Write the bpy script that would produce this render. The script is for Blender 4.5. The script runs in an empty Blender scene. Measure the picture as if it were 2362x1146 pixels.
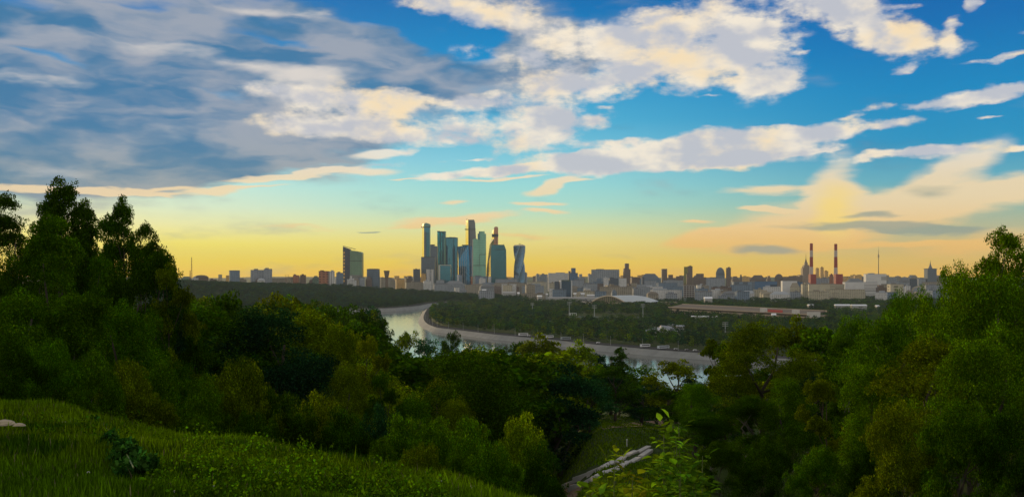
import bpy, math, random
import numpy as np

R = math.radians
sc = bpy.context.scene
col = sc.collection
F = 2200.0            # focal length in photo pixels
CX, HY = 1181.0, 640.0  # principal column, horizon row

# ------------------------------------------------------------------ camera
cam = bpy.data.cameras.new('camera')
cam.sensor_width = 36.0
cam.lens = 36.0 * F / 2362.0
cam.shift_y = (HY - 573.0) / 2362.0
cam.clip_start = 0.1
cam.clip_end = 60000
camo = bpy.data.objects.new('camera', cam)
camo.rotation_euler = (R(90), 0, 0)
col.objects.link(camo)
sc.camera = camo

# ------------------------------------------------------------------ render settings
sc.render.engine = 'CYCLES'
sc.cycles.use_denoising = True
sc.cycles.max_bounces = 6
sc.cycles.diffuse_bounces = 3
sc.cycles.glossy_bounces = 2
sc.cycles.transmission_bounces = 3
sc.cycles.volume_bounces = 0
sc.cycles.caustics_reflective = False
sc.cycles.caustics_refractive = False
sc.view_settings.view_transform = 'Standard'
sc.view_settings.look = 'None'
sc.view_settings.gamma = 1
sc.view_settings.exposure = 0.0

def s2l(c):
    o = []
    for v in c[:3]:
        v = v / 255.0
        o.append(v / 12.92 if v <= 0.04045 else ((v + 0.055) / 1.055) ** 2.4)
    return (o[0], o[1], o[2], 1.0)

# ------------------------------------------------------------------ world
SUN_AZ, SUN_EL = -25.0, 7.0
world = bpy.data.worlds.new('World')
sc.world = world
world.use_nodes = True
wt = world.node_tree
wt.nodes.clear()

class NG:
    """tiny node-graph writer"""
    def __init__(s, tree): s.t = tree; s.l = tree.links
    def n(s, kind, **kw):
        nd = s.t.nodes.new(kind)
        for k, v in kw.items(): setattr(nd, k, v)
        return nd
    def put(s, sock, v):
        if hasattr(v, 'is_linked') or hasattr(v, 'links'): s.l.new(v, sock)
        elif v is not None: sock.default_value = v
    def m(s, op, a, b=None, c=None, clamp=False):
        nd = s.n('ShaderNodeMath', operation=op, use_clamp=clamp)
        s.put(nd.inputs[0], a)
        if b is not None: s.put(nd.inputs[1], b)
        if c is not None: s.put(nd.inputs[2], c)
        return nd.outputs[0]
    def mix(s, f, a, b, blend='MIX'):
        nd = s.n('ShaderNodeMix', data_type='RGBA', blend_type=blend)
        s.put(nd.inputs[0], f); s.put(nd.inputs[6], a); s.put(nd.inputs[7], b)
        return nd.outputs[2]
    def ramp(s, f, stops, interp='LINEAR'):
        nd = s.n('ShaderNodeValToRGB')
        cr = nd.color_ramp; cr.interpolation = interp
        while len(cr.elements) < len(stops): cr.elements.new(0.5)
        for e, (p, c) in zip(cr.elements, stops): e.position = p; e.color = c
        s.put(nd.inputs[0], f)
        return nd.outputs[0]
    def noise(s, vec, scale, detail=4, rough=0.5, dist=0.0, out=0):
        nd = s.n('ShaderNodeTexNoise')
        s.put(nd.inputs['Vector'], vec)
        nd.inputs['Scale'].default_value = scale
        nd.inputs['Detail'].default_value = detail
        nd.inputs['Roughness'].default_value = rough
        nd.inputs['Distortion'].default_value = dist
        return nd.outputs[out]
    def vm(s, op, a, b=None, scale=None):
        nd = s.n('ShaderNodeVectorMath', operation=op)
        s.put(nd.inputs[0], a)
        if b is not None: s.put(nd.inputs[1], b)
        if scale is not None: s.put(nd.inputs[3], scale)
        return nd.outputs[0]
    def sstep(s, x, lo, hi, olo=0.0, ohi=1.0, mode='SMOOTHSTEP'):
        nd = s.n('ShaderNodeMapRange', interpolation_type=mode)
        s.put(nd.inputs[0], x); nd.inputs[1].default_value = lo; nd.inputs[2].default_value = hi
        nd.inputs[3].default_value = olo; nd.inputs[4].default_value = ohi
        return nd.outputs[0]

g = NG(wt)
tc = g.n('ShaderNodeTexCoord').outputs['Generated']
sep = g.n('ShaderNodeSeparateXYZ'); g.l.new(tc, sep.inputs[0])
dx, dy, dz = sep.outputs
az = g.m('ARCTAN2', dx, dy)
hor = g.m('SQRT', g.m('ADD', g.m('MULTIPLY', dx, dx), g.m('ADD', g.m('MULTIPLY', dy, dy), 1e-6)))
te = g.m('DIVIDE', dz, hor)
cmb = g.n('ShaderNodeCombineXYZ'); g.put(cmb.inputs[0], az); g.put(cmb.inputs[1], te)
P = cmb.outputs[0]                      # (azimuth, tangent of elevation): directions of the sky

def ang(px, py):
    a = math.atan((px - CX) / F)
    return a, (HY - py) / F * math.cos(a)

def stops(rows):
    return [(max(0, (HY - y) / F) / 0.6, s2l(c)) for y, c in rows]
tf = g.m('DIVIDE', te, 0.6, clamp=True)
Z = (-680, (12, 78, 140))
rl = g.ramp(tf, stops([(640, (255, 202, 44)), (605, (255, 222, 46)), (565, (255, 238, 98)), (525, (244, 242, 172)), (485, (222, 241, 208)), (440, (200, 238, 224)), (380, (160, 216, 228)), (250, (66, 150, 202)), (0, (26, 112, 182)), Z]))
rc = g.ramp(tf, stops([(640, (255, 192, 40)), (605, (255, 216, 50)), (560, (247, 228, 126)), (515, (214, 231, 178)), (475, (176, 227, 210)), (430, (156, 222, 220)), (370, (130, 206, 224)), (280, (76, 178, 216)), (150, (10, 144, 204)), (0, (2, 112, 180)), Z]))
rr = g.ramp(tf, stops([(640, (248, 186, 44)), (600, (236, 194, 86)), (550, (200, 190, 140)), (480, (136, 184, 174)), (430, (96, 174, 194)), (350, (26, 148, 196)), (240, (0, 136, 194)), (100, (0, 112, 182)), (0, (0, 96, 172)), Z]))
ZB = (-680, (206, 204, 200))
rb = g.ramp(tf, stops([(640, (255, 226, 196)), (500, (252, 226, 204)), (300, (226, 216, 206)), (0, (190, 188, 184)), ZB]))  # unseen sky behind the camera, brightened and warmed to light the foreground
sky = g.mix(g.sstep(az, -0.36, 0.0), rl, rc)
sky = g.mix(g.sstep(az, 0.0, 0.42), sky, rr)
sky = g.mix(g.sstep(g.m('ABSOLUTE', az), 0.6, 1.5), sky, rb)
sky = g.mix(g.sstep(te, 0.42, 1.0), sky, s2l((184, 182, 178)))   # unseen overhead sky, brightness added to light the foreground
# glow of the low sun
sa = math.radians(SUN_AZ)
sun_dir = (math.sin(sa) * math.cos(R(2.5)), math.cos(sa) * math.cos(R(2.5)), math.sin(R(2.5)))
dotn = g.n('ShaderNodeVectorMath', operation='DOT_PRODUCT')
g.l.new(tc, dotn.inputs[0]); dotn.inputs[1].default_value = sun_dir
glow = g.m('POWER', g.m('MAXIMUM', dotn.outputs['Value'], 0.0), 500.0)
sky = g.mix(g.m('MULTIPLY', glow, 0.22), sky, s2l((255, 226, 120)))

# physical sky mixed under the graded colours
nish = g.n('ShaderNodeTexSky', sky_type='NISHITA')
nish.sun_disc = False
nish.sun_elevation = R(SUN_EL)
nish.sun_rotation = R(SUN_AZ)
nish.altitude = 200
nsc = g.vm('SCALE', nish.outputs[0], None, 0.05)
sky = g.mix(0.02, sky, nsc)

def warp(vec, scale, amp, detail=3, st=(1, 2.2, 1)):
    v = g.vm('MULTIPLY', vec, st)
    nz = g.noise(v, scale, detail, 0.55, 0, 1)
    return g.vm('ADD', vec, g.vm('MULTIPLY', g.vm('SUBTRACT', nz, (0.5, 0.5, 0.5)), (amp, amp * 0.5, 0)))

def blobs(vec, items):
    acc = None
    for px, py, rx, ry, rot, w in items:
        a, t = ang(px, py)
        mp = g.n('ShaderNodeMapping', vector_type='TEXTURE')
        g.l.new(vec, mp.inputs[0])
        mp.inputs[1].default_value = (a, t, 0)
        mp.inputs[2].default_value = (0, 0, R(rot))
        ca = math.cos(a)
        mp.inputs[3].default_value = (rx / F * ca * ca, ry / F * ca, 1)
        gr = g.n('ShaderNodeTexGradient', gradient_type='SPHERICAL')
        g.l.new(mp.outputs[0], gr.inputs[0])
        v = g.m('MULTIPLY', gr.outputs[1], w)
        acc = v if acc is None else g.m('ADD', acc, v)
    return acc

PA = warp(P, 26, 0.030)
PB = warp(P, 11, 0.075, 4, (1, 3.0, 1))
PC = warp(P, 14, 0.035, 3, (1, 4, 1))
str_hi = g.vm('MULTIPLY', P, (1, 1.7, 1))
fbm = g.noise(str_hi, 20, 7, 0.55)
fine = g.noise(g.vm('MULTIPLY', P, (1, 1.9, 1)), 75, 4, 0.6)
fbm2 = g.noise(g.vm('MULTIPLY', P, (1, 4.0, 1)), 9, 6, 0.55)
fbm3 = g.noise(g.vm('MULTIPLY', PB, (1, 3.4, 1)), 7, 4, 0.5)
mott = g.noise(g.vm('MULTIPLY', PA, (1, 3.2, 1)), 10, 3, 0.5)

# --- soft grey sheet over the left of the sky
B = [(150, 260, 640, 300, 0, 1.7), (560, 130, 560, 260, -6, 1.5), (0, 60, 600, 260, 0, 1.2), (1000, 130, 420, 190, -8, 1.2),
     (560, 330, 420, 110, 6, 1.6), (300, 300, 460, 150, 0, 0.8), (760, 330, 190, 85, 8, 0.9), (250, 395, 420, 66, 2, 1.6), (-500, 200, 700, 300, 0, 1.5), (1250, 60, 300, 130, 0, 1.0), (1300, 150, 200, 90, 0, 0.9),
     (60, 120, 200, 22, -4, -1.3), (190, 140, 190, 26, 0, -1.2), (270, 165, 90, 24, 10, -1.0), (490, 215, 110, 26, -6, -1.0), (545, 240, 90, 34, 8, -1.0), (460, 250, 80, 16, 0, -0.8), (400, 130, 120, 14, -6, -0.7), (60, 20, 160, 26, -4, -0.8), (330, 10, 200, 16, 0, -0.6), (640, 90, 170, 16, -6, -1.2), (890, 40, 220, 56, -8, -2.6), (1050, 92, 140, 66, -6, -2.4), (720, 345, 160, 26, 0, -0.7), (330, 300, 160, 40, 0, -0.5), 
     (100, 10, 250, 40, 0, -0.7), (1330, 30, 140, 70, 0, -0.5),
     (-1500, 100, 900, 400, 0, 1.2)]
sb = blobs(PB, B)
db = g.sstep(g.m('ADD', g.m('MULTIPLY', sb, 0.8), g.m('ADD', g.m('MULTIPLY', g.m('SUBTRACT', fbm2, 0.5), 1.4), g.m('MULTIPLY', g.m('SUBTRACT', mott, 0.5), 0.9))), 0.08, 0.85)
bcol = g.mix(g.sstep(fbm3, 0.40, 0.60), s2l((66, 122, 164)), s2l((158, 166, 180)))
bcol = g.mix(g.sstep(te, 0.16, 0.07), bcol, g.mix(g.sstep(fbm3, 0.40, 0.60), s2l((90, 130, 156)), s2l((158, 164, 166))))
lite = blobs(PB, [(1150, 130, 120, 26, 0, 1.0), (1080, 10, 200, 36, -8, 0.9), (60, 180, 200, 26, 0, 0.5), (600, 300, 160, 22, 0, 0.7), (200, 330, 200, 20, 0, 0.5), (300, 95, 300, 34, 0, 0.9), (560, 150, 300, 34, -4, 0.9), (760, 230, 240, 90, 10, 0.9), (130, 185, 260, 30, 3, 0.5), (400, 320, 140, 46, 0, 0.7),
                  (1010, 60, 260, 40, -10, 0.4), (1230, 90, 240, 60, 0, 0.5), (700, 190, 200, 44, -5, 0.8), (130, 390, 260, 30, 0, 0.4), (700, 45, 260, 30, -5, 0.6), (1100, 150, 200, 40, 0, 0.4), (560, 25, 220, 20, -3, 0.5)])
lf = g.sstep(g.m('ADD', g.m('MULTIPLY', lite, 0.85), g.m('ADD', g.m('MULTIPLY', g.m('SUBTRACT', fbm2, 0.5), 1.2), g.m('MULTIPLY', g.m('SUBTRACT', mott, 0.5), 1.5))), 0.25, 1.25)
bcol = g.mix(lf, bcol, s2l((224, 216, 208)))
sky = g.mix(g.m('MULTIPLY', db, 0.96), sky, bcol)

# --- thin bright and orange bands near the horizon
C = [(560, 436, 150, 6, 5, 1.2), (300, 448, 160, 6, 0, 1.2), (1150, 412, 160, 5, 2, 1.3), (940, 414, 60, 3, 0, 1.2), (1350, 420, 50, 7, 10, 0.9), (2080, 560, 180, 12, 2, 0.8), (1640, 545, 130, 26, 10, 0.9), (1850, 560, 160, 26, 5, 0.8), (1930, 500, 340, 70, 4, 1.1), (1920, 455, 130, 80, 75, 1.2), (2230, 460, 330, 60, 6, 1.1), (1780, 437, 160, 16, 0, 1.1), (1750, 560, 330, 50, 0, 0.9),
     (2260, 560, 260, 40, 6, 0.9), (2350, 430, 200, 40, 5, 0.8), (1770, 485, 80, 10, -5, 1.2), (1060, 503, 190, 13, 3, 1.2), (960, 520, 120, 10, 2, 0.8), (1600, 508, 60, 6, 0, 1.0),
     (640, 410, 170, 10, 5, 1.7), (180, 442, 300, 10, 0, 1.7), (380, 437, 120, 7, 4, 1.2), (760, 395, 90, 9, 6, 1.2), (500, 443, 110, 10, 2, 1.1), (1240, 471, 95, 8, 2, 1.3), (1255, 490, 70, 9, -5, 1.1), (1200, 545, 200, 10, 0, 0.5), (1280, 430, 90, 16, 14, 1.6),
     (700, 525, 150, 8, 0, 0.5), (1045, 465, 50, 8, 0, 0.8), (2250, 370, 140, 50, 30, 0.9), (2150, 405, 120, 40, 35, 0.6), (840, 395, 110, 16, 3, 1.1), (870, 360, 90, 16, 5, 1.3)]
scc = blobs(PC, C)
dc = g.sstep(g.m('ADD', scc, g.m('MULTIPLY', g.m('SUBTRACT', fbm2, 0.5), 0.9)), 0.12, 0.75)
ccol = g.mix(g.sstep(te, 0.02, 0.085), s2l((255, 196, 92)), s2l((250, 222, 176)))
ccol = g.mix(g.sstep(te, 0.085, 0.14), ccol, s2l((246, 236, 220)))
sky = g.mix(g.m('MULTIPLY', dc, 0.85), sky, ccol)
hot = blobs(PC, [(1925, 480, 80, 90, 0, 1.0), (1930, 520, 200, 30, 0, 0.4)])
sky = g.mix(g.m('MULTIPLY', g.sstep(hot, 0.05, 0.9), 0.75), sky, s2l((255, 222, 118)))
D = [(2010, 523, 300, 15, -1, 1.5), (2170, 530, 150, 15, 0, 1.2), (1770, 578, 120, 18, 0, 1.4), (2000, 500, 90, 9, 0, 1.0), (848, 533, 34, 3, 0, 2.2), (2150, 445, 100, 30, 0, 0.7)]
dd = g.sstep(g.m('ADD', blobs(PC, D), g.m('MULTIPLY', g.m('SUBTRACT', fbm2, 0.5), 0.8)), 0.15, 0.9)
sky = g.mix(g.m('MULTIPLY', dd, 0.75), sky, s2l((142, 158, 148)))

# --- cumulus
A = [(1660, 70, 230, 110, 0, 1.6), (1740, 150, 150, 110, 0, 1.2), (1480, 65, 150, 62, 0, 1.2), (1390, 120, 240, 72, -4, 1.5), (1300, 200, 120, 50, 0, 1.1), (1560, 165, 180, 60, 0, 1.0), (1760, 195, 110, 40, 0, 1.3), (1600, 198, 90, 34, 0, 0.8),
     (1400, 195, 120, 50, 5, 1.2), (1290, 260, 150, 66, 0, 1.1), (1180, 290, 170, 56, 0, 1.4), (1210, 345, 120, 32, 4, 0.9), (1370, 282, 50, 24, 0, 1.0), (1360, 330, 70, 16, 0, 1.0),
     (960, 305, 180, 44, -3, 1.5), (830, 262, 170, 60, 16, 1.5), (690, 290, 170, 34, 0, 1.4), (740, 225, 130, 50, 16, 1.2), (640, 212, 130, 30, -5, 1.0), (900, 225, 130, 26, 0, 0.9), (1100, 235, 110, 26, 5, 0.9), (880, 310, 110, 20, 0, 1.0), (1270, 320, 110, 26, 0, 0.9), (1000, 20, 150, 30, -8, 0.5), (1020, 240, 180, 30, 6, 1.1), (1130, 120, 110, 30, 0, 0.7), (870, 385, 80, 12, 5, 0.8),
     (1090, 10, 260, 60, -12, 1.1), (1200, 60, 160, 44, -10, 0.8), (1240, 180, 130, 66, 0, 0.7),
     (1930, 10, 170, 60, -16, 1.7), (2010, 60, 150, 66, -22, 1.6), (2110, 105, 140, 52, -10, 1.5), (2190, 100, 44, 30, 60, 0.9), (2206, 55, 34, 24, 0, 1.4), (2086, 160, 38, 14, 6, 1.4), (2245, 5, 34, 24, 60, 1.1), (2090, 14, 54, 12, 0, 0.9), (2330, 128, 70, 9, 10, 0.9), (2250, 138, 60, 7, 0, 0.8),
     (2250, 222, 170, 26, 7, 1.7), (2340, 206, 80, 26, 12, 1.4), (2010, 246, 70, 14, 8, 1.2), (2120, 240, 70, 12, 4, 0.9),
     (1130, 398, 220, 15, 5, 1.8), (1330, 372, 240, 26, 5, 1.7), (1560, 348, 320, 48, 6, 1.8), (1720, 335, 270, 50, 3, 1.6), (1480, 385, 340, 20, 3, 1.4), (1880, 306, 220, 26, 6, 1.6), (2060, 283, 90, 15, 7, 1.5), (1650, 377, 320, 24, 2, 1.4), (1800, 352, 190, 16, 3, 1.0), (1590, 312, 50, 14, 0, 0.7), (1430, 330, 70, 16, 8, 0.6),
     (2030, 357, 170, 14, 4, 1.5), (2190, 345, 170, 19, 4, 1.6), (2350, 338, 60, 12, 5, 1.2), (1905, 346, 44, 6, 0, 1.1), (2280, 272, 40, 5, 0, 0.8), (1330, 352, 60, 10, 4, 0.9), (1090, 372, 90, 5, 3, 1.0), (1400, 250, 30, 6, 0, 0.8), (1850, 118, 30, 8, 0, 0.8), (1960, 268, 50, 8, 6, 1.0), (2360, 80, 30, 10, 0, 0.6), (930, 352, 60, 14, 4, 1.1), (1040, 330, 90, 16, 0, 0.8), (1640, 222, 40, 5, 0, 0.9),
     (-900, 100, 500, 120, 0, 0.8), (3600, 150, 700, 90, 5, 1.2), (3300, -300, 600, 160, 10, 1.2)]
sA = blobs(PA, A)
gate = g.sstep(sA, 0.0, 0.35, 0.15, 1.0)
nA = g.m('ADD', g.m('MULTIPLY', g.m('SUBTRACT', fbm, 0.5), 2.6), g.m('MULTIPLY', g.m('SUBTRACT', fine, 0.5), 0.9))
da = g.sstep(g.m('ADD', g.m('MULTIPLY', sA, 0.80), g.m('MULTIPLY', nA, gate)), 0.08, 1.02)
# shading of the cloud heaps: a second look at the same noise, shifted towards the sun
fs = g.noise(g.vm('ADD', str_hi, (0.014, 0.020, 0)), 14, 4, 0.5)
rel = g.m('SUBTRACT', fbm, fs)
fs0 = g.noise(str_hi, 14, 4, 0.5)
rel = g.m('SUBTRACT', fs0, fs)
sh = g.sstep(g.m('ADD', g.m('ADD', g.m('MULTIPLY', rel, 2.0), g.m('MULTIPLY', g.m('SUBTRACT', fine, 0.5), 0.18)), g.m('MULTIPLY', g.m('SUBTRACT', sA, 0.7), -0.13)), -0.30, 0.24)
acol = g.mix(sh, s2l((196, 198, 206)), s2l((250, 238, 218)))
warm = g.noise(g.vm('MULTIPLY', P, (1, 1.5, 1)), 9, 3, 0.5)
acol = g.mix(g.m('MULTIPLY', g.sstep(warm, 0.42, 0.66), g.m('MULTIPLY', sh, 0.8)), acol, s2l((255, 226, 176)))
sky = g.mix(g.m('MULTIPLY', da, 0.95), sky, acol)

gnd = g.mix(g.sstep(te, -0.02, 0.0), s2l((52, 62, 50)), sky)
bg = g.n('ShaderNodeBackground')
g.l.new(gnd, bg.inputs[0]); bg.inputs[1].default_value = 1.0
wo = g.n('ShaderNodeOutputWorld')
g.l.new(bg.outputs[0], wo.inputs[0])
world.cycles.sampling_method = 'MANUAL'
world.cycles.sample_map_resolution = 512

# ------------------------------------------------------------------ sun
sl = bpy.data.lights.new('sun', 'SUN')
sl.energy = 2.6
sl.angle = R(0.6)
sl.color = (1.0, 0.72, 0.36)
so = bpy.data.objects.new('sun', sl)
so.rotation_euler = (R(90 - SUN_EL), 0, R(180 - SUN_AZ))
col.objects.link(so)

# ------------------------------------------------------------------ shared helpers
def tag(o, label=None, cat=None, group=None, kind=None):
    if label: o['label'] = label
    if cat: o['category'] = cat
    if group: o['group'] = group
    if kind: o['kind'] = kind
    return o

def np_mesh(name, verts, faces_flat, nper, smooth=False):
    """verts (n,3); faces_flat: flat vertex index array; nper: vertices per face (int)"""
    me = bpy.data.meshes.new(name)
    verts = np.asarray(verts, dtype=np.float32)
    f = np.asarray(faces_flat, dtype=np.int32).ravel()
    nf = len(f) // nper
    me.vertices.add(len(verts)); me.vertices.foreach_set('co', verts.ravel())
    me.loops.add(len(f)); me.loops.foreach_set('vertex_index', f)
    me.polygons.add(nf)
    me.polygons.foreach_set('loop_start', np.arange(0, nf * nper, nper, dtype=np.int32))
    me.polygons.foreach_set('loop_total', np.full(nf, nper, dtype=np.int32))
    me.update(calc_edges=True)
    if smooth: me.polygons.foreach_set('use_smooth', np.ones(nf, dtype=bool))
    return me

class MB:
    """collects shapes into one mesh"""
    def __init__(s): s.v = []; s.f = []
    def add(s, vs, fs):
        b = len(s.v); s.v += [tuple(v) for v in vs]; s.f += [tuple(i + b for i in f) for f in fs]
        return s
    def box(s, x0, x1, y0, y1, z0, z1, rot=0.0, c=(0, 0)):
        vs = [(x, y, z) for z in (z0, z1) for x, y in ((x0, y0), (x1, y0), (x1, y1), (x0, y1))]
        if rot:
            cr, sr = math.cos(rot), math.sin(rot)
            vs = [(c[0] + (x - c[0]) * cr - (y - c[1]) * sr, c[1] + (x - c[0]) * sr + (y - c[1]) * cr, z) for x, y, z in vs]
        return s.add(vs, [(0, 3, 2, 1), (4, 5, 6, 7), (0, 1, 5, 4), (1, 2, 6, 5), (2, 3, 7, 6), (3, 0, 4, 7)])
    def loft(s, rings, cap=True):
        n = len(rings[0]); vs = [p for r in rings for p in r]; fs = []
        for k in range(len(rings) - 1):
            for i in range(n):
                j = (i + 1) % n
                fs.append((k * n + i, k * n + j, (k + 1) * n + j, (k + 1) * n + i))
        if cap:
            fs.append(tuple(range(n - 1, -1, -1))); fs.append(tuple((len(rings) - 1) * n + i for i in range(n)))
        return s.add(vs, fs)
    def cyl(s, x, y, z0, z1, r0, r1=None, n=12):
        r1 = r0 if r1 is None else r1
        ring = lambda r, z: [(x + r * math.cos(2 * math.pi * i / n), y + r * math.sin(2 * math.pi * i / n), z) for i in range(n)]
        return s.loft([ring(r0, z0), ring(max(r1, 0.01), z1)])
    def tube(s, pts, rad, n=6):
        rings = []
        for i, p in enumerate(pts):
            p = np.array(p, float)
            a = np.array(pts[max(0, i - 1)], float); b = np.array(pts[min(len(pts) - 1, i + 1)], float)
            d = b - a; d /= (np.linalg.norm(d) + 1e-9)
            u = np.cross(d, (0.31, 0.95, 0.05)); u /= (np.linalg.norm(u) + 1e-9); w = np.cross(d, u)
            r = rad[i] if isinstance(rad, (list, tuple)) else rad
            rings.append([tuple(p + r * (math.cos(2 * math.pi * k / n) * u + math.sin(2 * math.pi * k / n) * w)) for k in range(n)])
        return s.loft(rings)
    def mesh(s, name, mat, smooth=False):
        me = bpy.data.meshes.new(name); me.from_pydata(s.v, [], s.f); me.update()
        if smooth: me.polygons.foreach_set('use_smooth', np.ones(len(me.polygons), dtype=bool))
        if mat: me.materials.append(mat)
        return me
    def build(s, name, mat, parent=None, loc=None, rz=0.0, smooth=False):
        o = bpy.data.objects.new(name, s.mesh(name, mat, smooth)); col.objects.link(o)
        if parent: o.parent = parent
        if loc: o.location = loc
        if rz: o.rotation_euler = (0, 0, rz)
        return o

def empty(name, loc, rz=0.0):
    o = bpy.data.objects.new(name, None); o.empty_display_size = 1
    o.location = loc; o.rotation_euler = (0, 0, rz); col.objects.link(o)
    return o

# ------------------------------------------------------------------ materials
def new_mat(name):
    m = bpy.data.materials.new(name); m.use_nodes = True; m.node_tree.nodes.clear()
    return m, NG(m.node_tree)

def out(gm, sh):
    o = gm.n('ShaderNodeOutputMaterial'); gm.l.new(sh, o.inputs[0])

def princ(gm, color, rough=0.8, metal=0.0, spec=0.3, normal=None):
    b = gm.n('ShaderNodeBsdfPrincipled')
    gm.put(b.inputs['Base Color'], color); gm.put(b.inputs['Roughness'], rough)
    gm.put(b.inputs['Metallic'], metal); gm.put(b.inputs['Specular IOR Level'], spec)
    if normal is not None: gm.put(b.inputs['Normal'], normal)
    return b.outputs[0]

def lin(c): return s2l(c)

_mc = {}
def plain(name, rgb, rough=0.8, metal=0.0, var=0.12, scale=0.2, spec=0.3):
    k = (name, rgb, rough, metal)
    if k in _mc: return _mc[k]
    m, gm = new_mat(name)
    tcn = gm.n('ShaderNodeTexCoord').outputs['Object']
    nz = gm.noise(tcn, scale, 5, 0.6)
    c = gm.mix(nz, (rgb[0] * (1 - var), rgb[1] * (1 - var), rgb[2] * (1 - var), 1), (rgb[0] * (1 + var), rgb[1] * (1 + var), rgb[2] * (1 + var), 1))
    out(gm, princ(gm, c, rough, metal, spec))
    _mc[k] = m
    return m

def facade(name, wall, win, fh=3.6, bay=4.0, wfrac=0.55, hfrac=0.5, rough=0.7, metal=0.0, winrough=0.2, winmetal=0.0):
    """storeys of window openings over a wall colour, laid out in the building's own coordinates"""
    k = ('F', name, wall, win, fh, bay, rough, metal)
    if k in _mc: return _mc[k]
    m, gm = new_mat(name)
    tcn = gm.n('ShaderNodeTexCoord').outputs['Object']
    sp = gm.n('ShaderNodeSeparateXYZ'); gm.l.new(tcn, sp.inputs[0])
    x, y, z = sp.outputs
    fx = gm.m('FRACT', gm.m('DIVIDE', gm.m('ADD', x, y), bay)); fz = gm.m('FRACT', gm.m('DIVIDE', z, fh))
    mask = gm.m('MULTIPLY', gm.m('LESS_THAN', fx, wfrac), gm.m('LESS_THAN', fz, hfrac))
    # whole cells vary: blinds, lit stairs, open windows
    cell = gm.n('ShaderNodeCombineXYZ')
    gm.put(cell.inputs[0], gm.m('FLOOR', gm.m('DIVIDE', gm.m('ADD', x, y), bay))); gm.put(cell.inputs[1], gm.m('FLOOR', gm.m('DIVIDE', z, fh)))
    wn = gm.n('ShaderNodeTexWhiteNoise', noise_dimensions='2D'); gm.l.new(cell.outputs[0], wn.inputs['Vector'])
    wv = gm.m('MULTIPLY_ADD', wn.outputs['Value'], 0.9, 0.5)
    stain = gm.m('MULTIPLY_ADD', gm.noise(tcn, 0.05, 4, 0.6), 0.5, 0.75)
    wc = gm.vm('SCALE', tuple(wall) , None, stain)
    gc = gm.vm('SCALE', tuple(win), None, wv)
    c = gm.mix(mask, wc, gc)
    ro = gm.m('MULTIPLY_ADD', mask, winrough - rough, rough)
    me = gm.m('MULTIPLY_ADD', mask, winmetal - metal, metal)
    out(gm, princ(gm, c, ro, me, 0.4))
    _mc[k] = m
    return m

def glass(name, rgb, rough=0.12, metal=0.75, fh=8.0, bay=6.0, frame=0.4):
    """curtain wall: reflective panes with spandrel lines"""
    k = ('G', name, rgb)
    if k in _mc: return _mc[k]
    m, gm = new_mat(name)
    tcn = gm.n('ShaderNodeTexCoord').outputs['Object']
    sp = gm.n('ShaderNodeSeparateXYZ'); gm.l.new(tcn, sp.inputs[0])
    x, y, z = sp.outputs
    a = gm.m('LESS_THAN', gm.m('FRACT', gm.m('DIVIDE', z, fh)), 0.22)
    b = gm.m('LESS_THAN', gm.m('FRACT', gm.m('DIVIDE', gm.m('ADD', x, y), bay)), 0.14)
    ln = gm.m('MAXIMUM', a, b)
    big = gm.m('MULTIPLY_ADD', gm.noise(gm.vm('MULTIPLY', tcn, (1, 1, 0.35)), 0.03, 4, 0.6), 0.9, 0.55)
    c = gm.vm('SCALE', tuple(rgb), None, big)
    c = gm.mix(gm.m('MULTIPLY', ln, frame), c, (rgb[0] * 0.35, rgb[1] * 0.35, rgb[2] * 0.35, 1))
    bump = gm.n('ShaderNodeBump'); bump.inputs['Strength'].default_value = 0.12; bump.inputs['Distance'].default_value = 1.0
    gm.l.new(gm.noise(tcn, 0.06, 2), bump.inputs['Height'])
    out(gm, princ(gm, c, rough, metal, 0.5, bump.outputs[0]))
    _mc[k] = m
    return m

def leaf_mat(name, trans=0.35, gloss=0.5):
    m, gm = new_mat(name)
    oi = gm.n('ShaderNodeObjectInfo')
    ge = gm.n('ShaderNodeNewGeometry')
    tcn = gm.n('ShaderNodeTexCoord').outputs['Object']
    rnd = ge.outputs['Random Per Island']
    v = gm.m('MULTIPLY_ADD', gm.m('POWER', rnd, 3.0), 1.8, 0.56)
    nz = gm.noise(tcn, 5.0, 3, 0.6)
    v = gm.m('MULTIPLY', v, gm.sstep(nz, 0.3, 0.7, 0.6, 1.3))
    c = gm.vm('SCALE', oi.outputs['Color'], None, v)
    hs = gm.n('ShaderNodeHueSaturation')
    gm.put(hs.inputs['Hue'], gm.m('MULTIPLY_ADD', gm.m('FRACT', gm.m('MULTIPLY', rnd, 7.13)), 0.035, 0.482))
    gm.l.new(c, hs.inputs['Color'])
    c = hs.outputs[0]
    p = gm.n('ShaderNodeBsdfDiffuse'); gm.l.new(c, p.inputs['Color'])
    t = gm.n('ShaderNodeBsdfTranslucent')
    gm.l.new(gm.vm('MULTIPLY', c, (1.6, 1.5, 0.4)), t.inputs[0])
    mx = gm.n('ShaderNodeMixShader'); mx.inputs[0].default_value = trans
    gm.l.new(p.outputs[0], mx.inputs[1]); gm.l.new(t.outputs[0], mx.inputs[2])
    out(gm, mx.outputs[0])
    return m
LEAF = leaf_mat('leaf')
BARK = plain('bark', (0.055, 0.045, 0.032), 0.9, var=0.4, scale=3)
BIRCH = plain('birch_bark', (0.17, 0.16, 0.13), 0.9, var=0.6, scale=2.2)

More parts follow.
